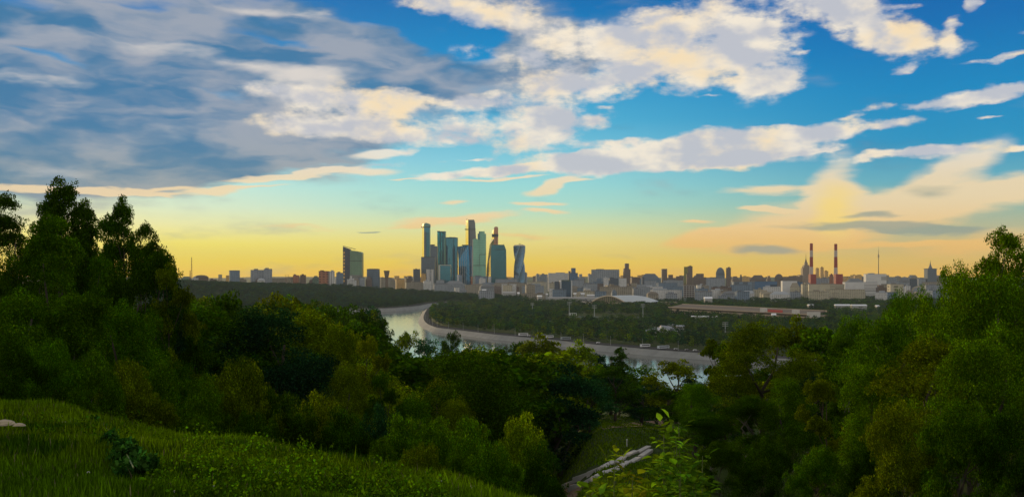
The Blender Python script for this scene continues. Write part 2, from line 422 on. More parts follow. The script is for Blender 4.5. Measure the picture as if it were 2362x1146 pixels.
# ------------------------------------------------------------------ terrain
PLAIN, WATER = -70.0, -77.0
US = np.array([-0.9, -0.54, -0.30, -0.08, 0.02, 0.10, 0.18, 0.30, 0.54, 0.9])
DS = np.array([0, 5, 10, 15, 20, 30, 40, 60, 90, 120, 150, 200, 300, 400, 480])
HT = np.array([
    [-1.7, -1.7, -1.72, -1.8, -2.0, -4.0, -7.0, -12, -16, -19, -21, -23, -27, -52, -76],
    [-1.7, -1.7, -1.70, -1.92, -3.0, -6.0, -9.0, -13, -17, -20, -22, -24, -28, -53, -76],
    [-1.7, -1.7, -1.80, -2.6, -4.4, -8.0, -11.5, -16, -20, -22.5, -24, -26, -30, -54, -76],
    [-1.7, -1.65, -2.07, -3.9, -5.8, -9.5, -12.6, -17.5, -23, -27, -29, -32, -39, -58, -76],
    [-1.7, -1.60, -2.40, -4.1, -5.9, -9.5, -12.0, -16.5, -21, -26, -30, -36, -44, -60, -76],
    [-1.7, -1.75, -2.80, -4.0, -5.2, -7.0, -8.6, -11.2, -14.4, -17.8, -22, -33, -44, -60, -76],
    [-1.7, -1.80, -2.90, -4.0, -5.1, -6.8, -8.6, -11.6, -15.0, -19.0, -24, -33, -44, -60, -76],
    [-1.7, -1.80, -2.90, -4.3, -5.6, -8.0, -10.5, -14, -18, -22, -25, -30, -40, -60, -76],
    [-1.7, -1.80, -2.80, -4.3, -5.6, -8.4, -11.0, -15, -20, -25, -29, -34, -44, -60, -76],
    [-1.7, -1.80, -2.60, -4.0, -5.3, -8.0, -10.5, -14, -19, -24, -28, -34, -44, -60, -76]], float)

def WP(px, py, z=WATER):
    d = -z * F / (py - HY)
    return ((px - CX) / F * d, d)
# peninsula-side water edge, then the far bank, then the near bank
BANK_IN = [(2600, 560), (1500, 640), (700, 740), (WP(1900, 846)), WP(1633.5, 830), WP(1510, 821), WP(1422, 812.5), WP(1356, 806.6), WP(1270, 796), WP(1183, 787), WP(1132, 782), WP(1085, 776), WP(1040, 770),
           WP(999.6, 765), WP(985.7, 761), WP(973.4, 755), WP(966.5, 747), WP(965.5, 737), WP(971.7, 724.6), WP(980, 715), WP(1002, 709.5), WP(1035, 706), (-120, 2720)]
BANK_OUT = [(-170, 2760), WP(996, 706.6), WP(972, 712), WP(930, 716), WP(888, 718.5), (-500, 2080), (-1100, 2000), (-3000, 2300)]
BANK_NEAR = [(-3000, 1350), (-1200, 1150), (-600, 1000), (-200, 800), (0, 620), (200, 520), (600, 440), (1300, 380), (2600, 330)]
RIVER = np.array(BANK_IN + BANK_OUT + BANK_NEAR)

def in_poly(x, y, poly):
    inside = np.zeros(x.shape, bool)
    n = len(poly); j = n - 1
    for i in range(n):
        xi, yi = poly[i]; xj, yj = poly[j]
        c = ((yi > y) != (yj > y)) & (x < (xj - xi) * (y - yi) / (yj - yi + 1e-12) + xi)
        inside ^= c; j = i
    return inside
def seg_dist(x, y, pts):
    best = np.full(x.shape, 1e9)
    for (x0, y0), (x1, y1) in zip(pts[:-1], pts[1:]):
        dx_, dy_ = x1 - x0, y1 - y0
        t = np.clip(((x - x0) * dx_ + (y - y0) * dy_) / (dx_ * dx_ + dy_ * dy_ + 1e-9), 0, 1)
        best = np.minimum(best, np.hypot(x - x0 - t * dx_, y - y0 - t * dy_))
    return best
# ridge line of the wooded far bank: tree-top row by column
RIDGE_PX = np.array([-2000, 400, 560, 700, 800, 870, 940, 1000, 1080, 1150, 1230, 1300])
RIDGE_PY = np.array([640, 644, 650, 653, 655, 661, 665, 669, 676, 683, 690, 696])
def ground(x, y):
    x = np.asarray(x, float); y = np.asarray(y, float)
    ys = np.maximum(y, 0.01)
    u = np.clip(x / np.maximum(ys, 3.0), -0.9, 0.9); d = np.clip(ys, 0, 480)
    ui = np.clip(np.searchsorted(US, u) - 1, 0, len(US) - 2); di = np.clip(np.searchsorted(DS, d) - 1, 0, len(DS) - 2)
    fu = (u - US[ui]) / (US[ui + 1] - US[ui]); fd = (d - DS[di]) / (DS[di + 1] - DS[di])
    fu = fu * fu * (3 - 2 * fu)
    near = (HT[ui, di] * (1 - fu) + HT[ui + 1, di] * fu) * (1 - fd) + (HT[ui, di + 1] * (1 - fu) + HT[ui + 1, di + 1] * fu) * fd
    bump = 0.10 * np.sin(x * 0.9 + 1.3 * np.sin(y * 0.4)) * np.clip((y - 9) / 25, 0, 1) + 0.5 * np.sin(x * .11) * np.sin(y * .09) * np.clip((y - 40) / 60, 0, 1)
    near = near + bump
    # far bank hill
    px = CX + x / ys * F
    tz = -(np.interp(px, RIDGE_PX, RIDGE_PY) - HY) / F * 3100 - 15
    dist = seg_dist(x, y, BANK_OUT)
    left = y > np.interp(x, [-3000, -1100, -500, WP(888, 718.5)[0], WP(972, 712)[0], -170, 100], [2300, 2000, 2080, WP(888, 718.5)[1], WP(972, 712)[1], 2760, 2900])
    f = np.clip((dist - 25) / 700, 0, 1); f = f * f * (3 - 2 * f)
    fade = np.clip(1 - (y - 3900) / 1500, 0, 1)
    far = PLAIN + np.where(left, f * np.maximum(tz - PLAIN, 0) * fade, 0)
    ff = np.clip((y - 5600) / 5000, 0, 1); far = far + ff * ff * (3 - 2 * ff) * (70 + 9 * np.sin(x * .0021) + 5 * np.sin(x * .0067 + 1))
    h = np.where(y < 480, near, far)
    riv = in_poly(x, y, RIVER)
    riv |= (seg_dist(x, y, BANK_IN) < 16) | (seg_dist(x, y, BANK_OUT) < 20)
    h = np.where(riv, np.minimum(h, WATER - 3), h)
    return h
def gz(x, y): return float(ground(np.array([x]), np.array([y]))[0])

def terrain():
    us = np.concatenate([np.linspace(-4, -0.7, 20), np.linspace(-0.68, 0.68, 300), np.linspace(0.7, 4, 20)])
    ds = np.concatenate([np.linspace(-60, 1.5, 12), np.geomspace(2, 480, 130), np.geomspace(484, 3300, 230), np.geomspace(3350, 12000, 40)])
    U, D = np.meshgrid(us, ds)
    X = np.clip(U * np.maximum(D, 12.0), -9000, 9000); Y = D
    Zz = ground(X, np.where(Y > 0, Y, 0.01))
    v = np.stack([X, Y, Zz], -1).reshape(-1, 3)
    nu, nd = len(us), len(ds)
    i = np.arange(nd - 1)[:, None] * nu + np.arange(nu - 1)[None, :]
    q = np.stack([i, i + 1, i + nu + 1, i + nu], -1)
    me = np_mesh('ground', v, q, 4, True)
    m, gm = new_mat('ground')
    pos = gm.n('ShaderNodeNewGeometry').outputs['Position']
    n1 = gm.noise(pos, 0.9, 6, 0.65); n2 = gm.noise(pos, 0.06, 5, 0.6)
    c = gm.mix(n1, (0.020, 0.034, 0.004, 1), (0.050, 0.080, 0.010, 1))
    c = gm.mix(gm.sstep(n2, 0.5, 0.68), c, (0.060, 0.062, 0.018, 1))
    bump = gm.n('ShaderNodeBump'); bump.inputs['Strength'].default_value = 0.7; bump.inputs['Distance'].default_value = 0.25
    gm.l.new(gm.noise(pos, 6, 5, 0.7), bump.inputs['Height'])
    out(gm, princ(gm, c, 0.95, 0, 0.1, bump.outputs[0]))
    me.materials.append(m)
    o = bpy.data.objects.new('ground', me); col.objects.link(o); tag(o, kind='structure')
terrain()

# river
def river():
    b = MB(); b.add([(-4000, 250, WATER), (4000, 250, WATER), (4000, 3400, WATER), (-4000, 3400, WATER)], [(0, 1, 2, 3)])
    m, gm = new_mat('water')
    pos = gm.n('ShaderNodeNewGeometry').outputs['Position']
    bump = gm.n('ShaderNodeBump'); bump.inputs['Strength'].default_value = 0.16; bump.inputs['Distance'].default_value = 0.5
    gm.l.new(gm.noise(gm.vm('MULTIPLY', pos, (1, 0.4, 1)), 0.35, 4, 0.6), bump.inputs['Height'])
    p = gm.n('ShaderNodeBsdfPrincipled')
    p.inputs['Base Color'].default_value = (0.10, 0.11, 0.10, 1); p.inputs['Roughness'].default_value = 0.08; p.inputs['IOR'].default_value = 1.33
    p.inputs['Specular IOR Level'].default_value = 0.8
    gm.l.new(bump.outputs[0], p.inputs['Normal'])
    out(gm, p.outputs[0])
    tag(b.build('river', m), kind='structure')
river()

# embankment: sloping concrete wall and the road on its top
def offset_line(pts, dist):
    o = []
    for i, p in enumerate(pts):
        a = np.array(pts[max(0, i - 1)]); b = np.array(pts[min(len(pts) - 1, i + 1)])
        t = (b - a) / (np.linalg.norm(b - a) + 1e-9); n = np.array([t[1], -t[0]])
        o.append((p[0] + n[0] * dist, p[1] + n[1] * dist))
    return o
def smooth_line(pts, k=3):
    pts = [np.array(p, float) for p in pts]; o = []
    for i in range(len(pts) - 1):
        p0 = pts[max(0, i - 1)]; p1 = pts[i]; p2 = pts[i + 1]; p3 = pts[min(len(pts) - 1, i + 2)]
        for j in range(k):
            t = j / k
            o.append(tuple(0.5 * ((2 * p1) + (-p0 + p2) * t + (2 * p0 - 5 * p1 + 4 * p2 - p3) * t * t + (-p0 + 3 * p1 - 3 * p2 + p3) * t ** 3)))
    o.append(tuple(pts[-1]))
    return o
def strip(name, pts_a, za, pts_b, zb, mat, kind='structure'):
    n = len(pts_a)
    vs = [(p[0], p[1], za) for p in pts_a] + [(p[0], p[1], zb) for p in pts_b]
    b = MB(); b.add(vs, [(i, i + 1, n + i + 1, n + i) for i in range(n - 1)])
    o = b.build(name, mat); tag(o, kind=kind); return o
concrete = plain('embankment_concrete', (0.23, 0.235, 0.225), 0.9, var=0.4, scale=0.09)
asphalt = plain('asphalt', (0.07, 0.07, 0.07), 1.0, var=0.2, scale=0.1, spec=0.0)
inner = smooth_line(BANK_IN)
strip('embankment', offset_line(inner, -1.5), WATER - 0.8, offset_line(inner, 9), PLAIN - 1.6, concrete)
strip('embankment_road', offset_line(inner, 8.98), PLAIN - 1.6, offset_line(inner, 19), PLAIN + 0.1, asphalt)
outer = smooth_line(BANK_OUT)
strip('far_embankment', offset_line(outer, -1.5), WATER - 0.8, offset_line(outer, 8), PLAIN + 0.4, concrete)
strip('far_embankment_road', offset_line(outer, 7.9), PLAIN + 0.41, offset_line(outer, 34), PLAIN + 1.2, asphalt)

# ------------------------------------------------------------------ city
def xy(px, d): return ((px - CX) / F * d, d)
def zt(py, d): return (HY - py) / F * d

GREY = (0.18, 0.195, 0.22); WHITE = (0.44, 0.48, 0.53); TAN = (0.20, 0.17, 0.13); BROWN = (0.10, 0.065, 0.05); BLUE = (0.04, 0.09, 0.17)
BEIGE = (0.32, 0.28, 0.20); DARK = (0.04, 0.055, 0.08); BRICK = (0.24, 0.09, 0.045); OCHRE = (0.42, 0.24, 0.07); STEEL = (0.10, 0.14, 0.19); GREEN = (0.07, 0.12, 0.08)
CN = {'grey': GREY, 'white': WHITE, 'tan': TAN, 'brown': BROWN, 'blue': BLUE, 'beige': BEIGE, 'dark': DARK, 'brick': BRICK, 'ochre': OCHRE, 'steel-blue': STEEL, 'green': GREEN}
ROOF = {k: plain('roof_' + k.replace('-', '_'), tuple(min(0.6, v * 0.8 + 0.03) for v in c), 0.8, scale=0.05) for k, c in CN.items()}
def wallmat(c, fh=4.2, bay=6.0):
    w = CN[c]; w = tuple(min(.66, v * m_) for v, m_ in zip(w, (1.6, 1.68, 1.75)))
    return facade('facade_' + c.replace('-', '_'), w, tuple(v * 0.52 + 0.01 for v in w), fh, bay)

BINDEX = []
def body_box(name, root, w, dep, z0, z1, mat, x=0, y=0):
    return MB().box(x - w / 2, x + w / 2, y - dep / 2, y + dep / 2, z0, z1).build(name, mat, root)

def building(px0, px1, py, d, c, label, name='city_building', cat='building', rot=None, top='flat', dep=None, group=None, base=None, fh=4.2, bay=6.0, mat=None):
    """a block whose silhouette spans px0..px1 and reaches row py, standing d metres away"""
    rnd = random.Random(int(px0 * 31 + px1 * 7 + d))
    W = (px1 - px0) / F * d
    if rot is None: rot = rnd.choice([-1, 1]) * rnd.uniform(0.10, 0.38)
    if dep is None: dep = min(W * 0.7, 28)
    dep = min(dep, W * 1.2)
    w = max((W - dep * abs(math.sin(rot))) / math.cos(rot), W * 0.3)
    x, y = xy((px0 + px1) / 2, d)
    z0 = min(gz(x, y), gz(x, y - dep)) - 1 if base is None else base
    H = zt(py, d) - z0
    r = empty(name, (x, y, z0), rot + math.atan2(-x, y) * 0.6)
    tag(r, label, cat, group)
    m = mat or wallmat(c, fh, bay)
    pal = ROOF[c]
    if top == 'flat':
        body_box('wall', r, w, dep, 0, H - 1.2, m)
        rf = MB().box(-w / 2 - .4, w / 2 + .4, -dep / 2 - .4, dep / 2 + .4, H - 1.2, H).build('roof', pal, r)
        if W > 14 and rnd.random() < 0.75:
            k = rnd.uniform(-0.25, 0.25) * w; ww = w * rnd.uniform(0.12, 0.3)
            MB().box(k - ww, k + ww * .6, -dep * .2, dep * .25, H, H + rnd.uniform(2.5, 4.5)).build('plant_room', pal, rf)
    elif top == 'tower':
        body_box('wall', r, w, dep, 0, H * 0.96, m)
        rf = body_box('roof', r, w * 0.8, dep * 0.8, H * 0.96, H, pal)
        MB().cyl(0, 0, H, H + 7, 0.5, 0.2, 6).build('mast', pal, rf)
    elif top == 'gable':
        body_box('wall', r, w, dep, 0, H * 0.72, m)
        a, b, zz = w / 2 + .5, dep / 2 + .5, H * 0.72
        rf = MB().add([(-a, -b, zz), (a, -b, zz), (a, b, zz), (-a, b, zz), (-a * .5, 0, H), (a * .5, 0, H)], [(0, 1, 5, 4), (1, 2, 5), (2, 3, 4, 5), (3, 0, 4), (0, 3, 2, 1)]).build('roof', pal, r)
    elif top == 'dome':
        body_box('wall', r, w, dep, 0, H * 0.7, m)
        rings = []
        for k in range(5):
            t = k / 4 * math.pi / 2 * 0.96
            rings.append([(w / 2 * 1.02 * math.cos(t) * sx, dep / 2 * 1.02 * math.cos(t) * sy, H * 0.7 + H * 0.3 * math.sin(t)) for sx, sy in ((-1, -1), (-.4, -1.15), (.4, -1.15), (1, -1), (1, 1), (.4, 1.15), (-.4, 1.15), (-1, 1))])
        MB().loft(rings).build('roof', pal, r)
    elif top == 'step':
        body_box('wall', r, w, dep, 0, H * 0.8, m)
        MB().box(-w / 2 - .4, w / 2 + .4, -dep / 2 - .4, dep / 2 + .4, H * 0.8, H * 0.8 + 1).build('roof', pal, r)
        u = body_box('upper_storey', r, w * 0.55, dep * 0.7, H * 0.8 + 1, H, m, x=w * rnd.uniform(-.15, .15))
    BINDEX.append(((px0 + px1) / 2, r))
    return r, w, dep, H

b_ = building
# --- beyond the wooded bank, from the mast to the slanted tower
b_(417, 443, 637.5, 3600, 'green', 'low green-roofed hall on the ridge beside the thin lattice mast', top='gable')
b_(447, 481, 634, 3600, 'brown', 'brown building with a rounded roof on the wooded ridge, next to the mast', top='dome')
b_(504, 512, 633, 3700, 'beige', 'narrow beige apartment tower standing apart on the wooded ridge')
b_(521, 529, 635, 3800, 'ochre', 'small ochre block tucked against the side of the grey-blue slab')
b_(528, 553.5, 623.5, 3500, 'steel-blue', 'broad grey-blue slab block with a dark roof, above the wooded ridge', dep=30)
b_(578, 609, 622.5, 3600, 'grey', 'long grey-mauve apartment block joined to a slightly taller one', dep=22)
b_(609.5, 627, 620, 3580, 'grey', 'tallest grey block of the adjoining pair above the wooded ridge', dep=22)
b_(627, 675, 641, 3650, 'tan', 'very long low tan building behind the three thin rooftop poles', dep=14)
b_(676.6, 690, 634.5, 3500, 'brick', 'squat brick-red block, one half of a pair with a bright gap')
b_(692, 706, 634, 3480, 'brown', 'squat brown block, darker half of the pair with a bright gap')
b_(721, 736, 636, 3550, 'green', 'small greenish pitched-roof house next to the orange and white striped block', top='gable')
b_(736, 758.5, 625, 3400, 'brick', 'orange-brown office block with a lit side, joined to a white striped wing', fh=9, bay=14)
b_(758.7, 771.5, 625.5, 3395, 'white', 'white wing with bold vertical dark stripes', fh=400, bay=7, dep=12)
b_(776, 791.5, 629, 3500, 'steel-blue', 'grey-blue block squeezed between the striped wing and the slanted tower')

# tower pair with a slanted top
def slanted():
    d = 3900; x, y = xy(814, d); r = empty('slanted_tower', (x, y, gz(x, y) - 1)); b0 = r.location[2]
    tag(r, 'dark tower with a blade-like slanted roof and a lower rounded green glass wing', 'skyscraper')
    k = d / F; X = lambda px: (px - 814) * k; Zp = lambda py: zt(py, d) - b0
    blade = glass('slab_glass', (0.04, 0.055, 0.09), 0.25, 0.6)
    x0, x1 = X(792.5), X(809)
    MB().add([(x0, -16, 0), (x1, -20, 0), (x1, 16, 0), (x0, 16, 0), (x0, -16, Zp(569)), (x1, -20, Zp(575)), (x1, 16, Zp(575)), (x0, 16, Zp(569))],
             [(0, 3, 2, 1), (4, 5, 6, 7), (0, 1, 5, 4), (1, 2, 6, 5), (2, 3, 7, 6), (3, 0, 4, 7)]).build('wall', blade, r)
    MB().add([(x0, -18, Zp(568)), (X(819), -18, Zp(575)), (X(819), 18, Zp(575)), (x0, 18, Zp(568)), (x0, -18, Zp(567)), (X(819), -18, Zp(574)), (X(819), 18, Zp(574)), (x0, 18, Zp(567))],
             [(0, 3, 2, 1), (4, 5, 6, 7), (0, 1, 5, 4), (1, 2, 6, 5), (2, 3, 7, 6), (3, 0, 4, 7)]).build('roof', plain('dark_roof', (0.05, 0.05, 0.06)), r)
    lw = plain('lit_amber_glass', (0.75, 0.48, 0.12), 0.25, 0.5)  # yellow light in the windows is put into the glass colour
    for j in range(9):
        z = Zp(650) + j * (Zp(577) - Zp(650)) / 9
        MB().box(X(793.6), X(797), -17.6, -16.3, z, z + 7.5).build('window', lw, r)
    gw = glass('green_wing_glass', (0.14, 0.26, 0.17), 0.3, 0.5)
    prof = []
    for xx, t in ((809.2, 578), (815, 578.3), (822, 579.2), (829, 580.4), (834.5, 581.4), (837, 584)): prof.append((X(xx), Zp(t)))
    vs = [(a, -22, 0) for a, _ in prof] + [(a, -22, z) for a, z in prof] + [(a, 18, 0) for a, _ in prof] + [(a, 18, z) for a, z in prof]
    n = len(prof); fs = []
    for i in range(n - 1):
        fs += [(i, i + 1, n + i + 1, n + i), (2 * n + i + 1, 2 * n + i, 3 * n + i, 3 * n + i + 1), (n + i, n + i + 1, 3 * n + i + 1, 3 * n + i)]
    fs += [(0, n, 3 * n, 2 * n), (n - 1, 3 * n - 1, 4 * n - 1, 2 * n - 1)]
    w = MB().add(vs, fs).build('glass_wing', gw, r)
    MB().box(X(809.4), X(837.3), -22.6, -22.1, Zp(602.7), Zp(601.2)).build('band', plain('dark_band', (0.05, 0.07, 0.06)), w)
    body_box('podium', r, 24 * k, 40, 0, Zp(634), plain('podium_grey', (0.22, 0.22, 0.2)), X(823), -12)
slanted()
b_(807, 812, 636, 3780, 'white', 'slim white stair tower at the foot of the slanted tower', dep=6)
b_(814, 826, 640, 3750, 'grey', 'low grey office in front of the green glass wing of the slanted tower')

def barrel():
    d = 3800; x, y = xy(861, d); g0 = gz(x, y) - 6; r = empty('barrel_tower', (x, y, g0))
    tag(r, 'squat barrel-shaped grey-blue glass building beside the slanted tower', 'building')
    H = zt(620.5, d) - g0; w = 15 * d / F
    ring = lambda s_, z: [(w * s_ * math.cos(2 * math.pi * i / 24), 18 * s_ * math.sin(2 * math.pi * i / 24), z) for i in range(24)]
    MB().loft([ring(0.95, 0), ring(1, H * .3), ring(1.0, H * .8), ring(0.98, H - 2.5)]).build('wall', glass('barrel_glass', (0.08, 0.13, 0.19), 0.3, 0.5), r, smooth=False)
    MB().loft([ring(1.03, H - 2.5), ring(1.0, H), ring(.6, H + 1.5)]).build('roof', ROOF['brown'], r)
barrel()
def flared():
    d = 4100; x, y = xy(892, d); g0 = gz(x, y) - 3; r = empty('flared_tower', (x, y, g0))
    tag(r, 'small brown tower that flares wider towards its top, near the barrel-shaped building', 'tower')
    H = zt(624, d) - g0; k = d / F
    rg = lambda px, z: [(px * k * a, px * k * b, z) for a, b in ((-1, -1), (1, -1), (1, 1), (-1, 1))]
    MB().loft([rg(3.6, 0), rg(3.0, H * .55), rg(6.0, H - 2)]).build('wall', facade('flared_wall', (0.22, 0.15, 0.10), (0.05, .04, .03)), r)
    MB().loft([rg(6.2, H - 2), rg(6.2, H)]).build('roof', ROOF['brown'], r)
flared()
b_(878, 886, 640, 4200, 'tan', 'little tan block between the barrel-shaped building and the flared tower')
b_(899, 912, 643, 4200, 'tan', 'low tan block just past the flared tower', top='gable')
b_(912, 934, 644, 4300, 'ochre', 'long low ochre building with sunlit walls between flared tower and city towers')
b_(934, 952, 636, 4600, 'brown', 'brown stepped block in the glare beside the striped square block', top='step')
b_(952.5, 969.5, 620.5, 4400, 'dark', 'square dark block with pale vertical stripes and notched roof', fh=400, bay=9)
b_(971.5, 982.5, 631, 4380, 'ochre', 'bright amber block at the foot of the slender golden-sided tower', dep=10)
b_(935, 984, 651, 4150, 'tan', 'long low tan building at the foot of the striped square block')

# --- the cluster of glass skyscrapers
TB = PLAIN - 1
TEAL = glass('teal_glass', (0.022, 0.18, 0.27)); NAVY = glass('navy_glass', (0.015, 0.10, 0.25)); SLATE = glass('slate_glass', (0.08, 0.12, 0.17), 0.25)
SEAL = glass('sea_glass', (0.20, 0.50, 0.38), 0.3, 0.55); DTEAL = glass('deep_teal_glass', (0.018, 0.14, 0.19), 0.15); SUNSET_TINT = glass('sunset_tint_glass', (1.0, 0.74, 0.14), 0.10, 0.95, 8, 400, 0.25)  # gold tint puts the sunset reflection into the glass colour
COPPER = glass('copper_glass', (0.42, 0.21, 0.12), 0.25, 0.7); BLUEG = glass('blue_glass', (0.012, 0.19, 0.40), 0.1); PALE = plain('pale_cladding', (0.55, 0.50, 0.42), 0.5)
TRIM = plain('dark_trim', (0.03, 0.035, 0.04), 0.5)
def tower(name, label, px, d):
    x, y = xy(px, d); r = empty(name, (x, y, TB)); tag(r, label, 'skyscraper', 'glass skyscrapers of the business district')
    k = d / F
    return r, (lambda p: (p - px) * k), (lambda q: zt(q, d) - TB)
def slab(name, root, xa, xb, y0, y1, z0, z1, mat, skew=0.0):
    """box whose front-side edge at xa is pushed back by skew, so its flank shows"""
    vs = [(xa, y0 + skew, z0), (xb, y0, z0), (xb, y1, z0), (xa, y1, z0)]
    return MB().loft([vs, [(a, b, z1) for a, b, _ in vs]]).build(name, mat, root)
def flank(root, xs, xm, y0, depth, zs, mat, name='sunset_tinted_side'):
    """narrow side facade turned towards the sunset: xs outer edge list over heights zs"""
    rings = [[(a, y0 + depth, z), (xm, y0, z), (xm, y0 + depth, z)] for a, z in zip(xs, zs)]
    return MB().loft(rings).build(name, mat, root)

# slender tower, side tinted sunset gold, rounded top
r, X, Zp = tower('glass_skyscraper', 'slender glass tower with a sunset-gold side and sloped rounded top, first of the cluster', 982, 4700)
f0 = slab('wall', r, X(979), X(992.5), -20, 22, 0, Zp(524), TEAL)
MB().loft([[(X(979), -20, Zp(524)), (X(992.5), -20, Zp(524)), (X(992.5), 22, Zp(524)), (X(979), 22, Zp(524))], [(X(979), -20, Zp(517)), (X(992.3), -20, Zp(517.6)), (X(992.3), 22, Zp(517.6)), (X(979), 22, Zp(517))],
           [(X(980.5), -16, Zp(514.8)), (X(985), -18, Zp(514.6)), (X(991), 14, Zp(516.4)), (X(980.5), 18, Zp(515))]]).build('crown', plain('crown_cladding', (0.16, 0.36, 0.33), .6), r)
flank(r, [X(972), X(972), X(973.5)], X(978.9), -20, 56, [0, Zp(524), Zp(516)], SUNSET_TINT)
MB().box(X(972.2), X(992.9), -20.6, 3, Zp(525.2), Zp(523.4)).build('band', TRIM, r)  # dark strip stands in for the shade line at the notch
MB().box(X(979.2), X(984), -20.8, -20.1, Zp(640), Zp(535)).build('panel', SLATE, f0)
MB().box(X(983.5), X(992), -20.8, -20.1, Zp(640), Zp(537)).build('panel', DTEAL, f0)
r, X, Zp = tower('glass_skyscraper', 'grey square-shouldered block in front of the slender gold-sided tower', 988, 4500)
slab('wall', r, X(972.3), X(1004), -20, 20, 0, Zp(594), SLATE); slab('roof', r, X(972), X(1004.3), -21, 21, Zp(594), Zp(592.6), TRIM)
r, X, Zp = tower('glass_skyscraper', 'slate-blue tower with a sloping roofline between the gold-sided and the flat black-topped towers', 1001, 4650)
w = MB().add([(X(992.8), -20, 0), (X(1009.5), -20, 0), (X(1009.5), 20, 0), (X(992.8), 20, 0), (X(992.8), -20, Zp(565)), (X(1009.5), -20, Zp(568.5)), (X(1009.5), 20, Zp(568.5)), (X(992.8), 20, Zp(564.5))],
         [(0, 3, 2, 1), (4, 5, 6, 7), (0, 1, 5, 4), (1, 2, 6, 5), (2, 3, 7, 6), (3, 0, 4, 7)]).build('wall', SLATE, r)
MB().box(X(993), X(1003), -15, 15, Zp(566), Zp(564)).build('roof', TRIM, r)
r, X, Zp = tower('glass_skyscraper', 'tall dark teal tower with a flat squared top, next to the convex one', 1018, 4850)
f0 = slab('wall', r, X(1009.2), X(1028.6), -20, 24, 0, Zp(535), DTEAL, 6); slab('roof', r, X(1008.8), X(1015.5), -14, 20, Zp(535), Zp(533), TRIM); MB().box(X(1016), X(1028.4), -21, 20, Zp(535), Zp(533.9)).build('parapet', TRIM, r)
MB().box(X(1015), X(1016), -20.9, -20.1, 0, Zp(537)).build('fin', TRIM, f0)
# convex tower
r, X, Zp = tower('glass_skyscraper', 'broad teal tower with a convex front and gently arched top', 1041, 4700)
ring = []
n = 16
for i in range(n + 1):
    t = -1 + 2 * i / n; ring.append((X(1026) + (X(1056.2) - X(1026)) * (t + 1) / 2, -6 - 26 * math.sqrt(max(0, 1 - (t * 0.97) ** 2))))
ring += [(X(1056.2), 20), (X(1026), 20)]
MB().loft([[(a, b, 0) for a, b in ring], [(a, b, Zp(549.6)) for a, b in ring]]).build('wall', TEAL, r)
MB().loft([[(a * 1.005, b * 1.02, Zp(549.6)) for a, b in ring], [(a * 1.005, b * 1.02, Zp(548.6) - abs(a) * 0.03) for a, b in ring], [(a * .9, b * .8, Zp(547.2) - abs(a) * 0.04) for a, b in ring]]).build('roof', TRIM, r)
r, X, Zp = tower('glass_skyscraper', 'low blue-green block with one bright cream edge in front of the convex tower', 1026, 4300)
slab('wall', r, X(1013), X(1040), -16, 16, 0, Zp(612.5), TEAL)
MB().box(X(1012.2), X(1016), -17.5, -16.2, 0, Zp(612)).build('bright_edge', PALE, r); MB().box(X(1012), X(1040.4), -18, 17, Zp(612.5), Zp(611)).build('roof', PALE, r)
# blue sail tower
r, X, Zp = tower('glass_skyscraper', 'blue tower with a sail-like curved facade, narrowing downward to pale vertical ribs', 1068, 4600)
MB().loft([[(X(1059), -18, 0), (X(1084), -22, 0), (X(1084), 20, 0), (X(1059), 20, 0)], [(X(1058), -18, Zp(600)), (X(1083), -22, Zp(600)), (X(1083), 20, Zp(600)), (X(1058), 20, Zp(600))],
           [(X(1056), -20, Zp(569)), (X(1080.5), -20, Zp(565.5)), (X(1080.5), 20, Zp(565.5)), (X(1056), 20, Zp(569))]]).build('wall', BLUEG, r)
for q in (1062.5, 1067, 1071.5, 1075.5):
    MB().tube([(X(q), -20.5, 4), (X(q + .4), -21, Zp(600)), (X(q + 2.2), -20.8, Zp(572))], 0.9, 5).build('rib', PALE, r)
MB().box(X(1066), X(1080.8), -20.6, 18, Zp(566.5), Zp(564.8)).build('roof', TRIM, r)
r, X, Zp = tower('glass_skyscraper', 'dark navy tower leaning into the foot of the tallest gold and grey tower', 1083, 4700)
slab('wall', r, X(1078), X(1089.5), -18, 18, 0, Zp(568), NAVY); MB().box(X(1078), X(1089.6), -18.6, 18.4, Zp(568), Zp(567)).build('roof', TRIM, r)
# tallest twin
r, X, Zp = tower('glass_skyscraper', 'tallest tower, half sunset-gold and half grey, with small spire', 1085, 5000)
f0 = MB().loft([[(X(1080.8), -22, z), (X(xr), -20, z), (X(xr), 22, z), (X(1080.8), 22, z)] for xr, z in ((1104, 0), (1099.5, Zp(570)), (1097.4, Zp(540)), (1095.8, Zp(513)), (1093.8, Zp(507.4)))]).build('wall', glass('tall_slate_glass', (0.12, 0.15, 0.17), 0.25, 0.5), r)
flank(r, [X(1074), X(1073), X(1073), X(1074.2)], X(1080.7), -24, 60, [0, Zp(545), Zp(525), Zp(507)], SUNSET_TINT)
MB().box(X(1072.6), X(1096.8), -24.4, 6, Zp(530.2), Zp(528.6)).build('band', TRIM, r)
MB().box(X(1081.6), X(1084), -22.8, -22.1, 0, Zp(522)).build('dark_strip', TRIM, f0)  # dark raised strip down the front face
MB().cyl(X(1076.8), 0, Zp(508), Zp(503.6), 1.6, 0.2, 6).build('spire', TRIM, r)
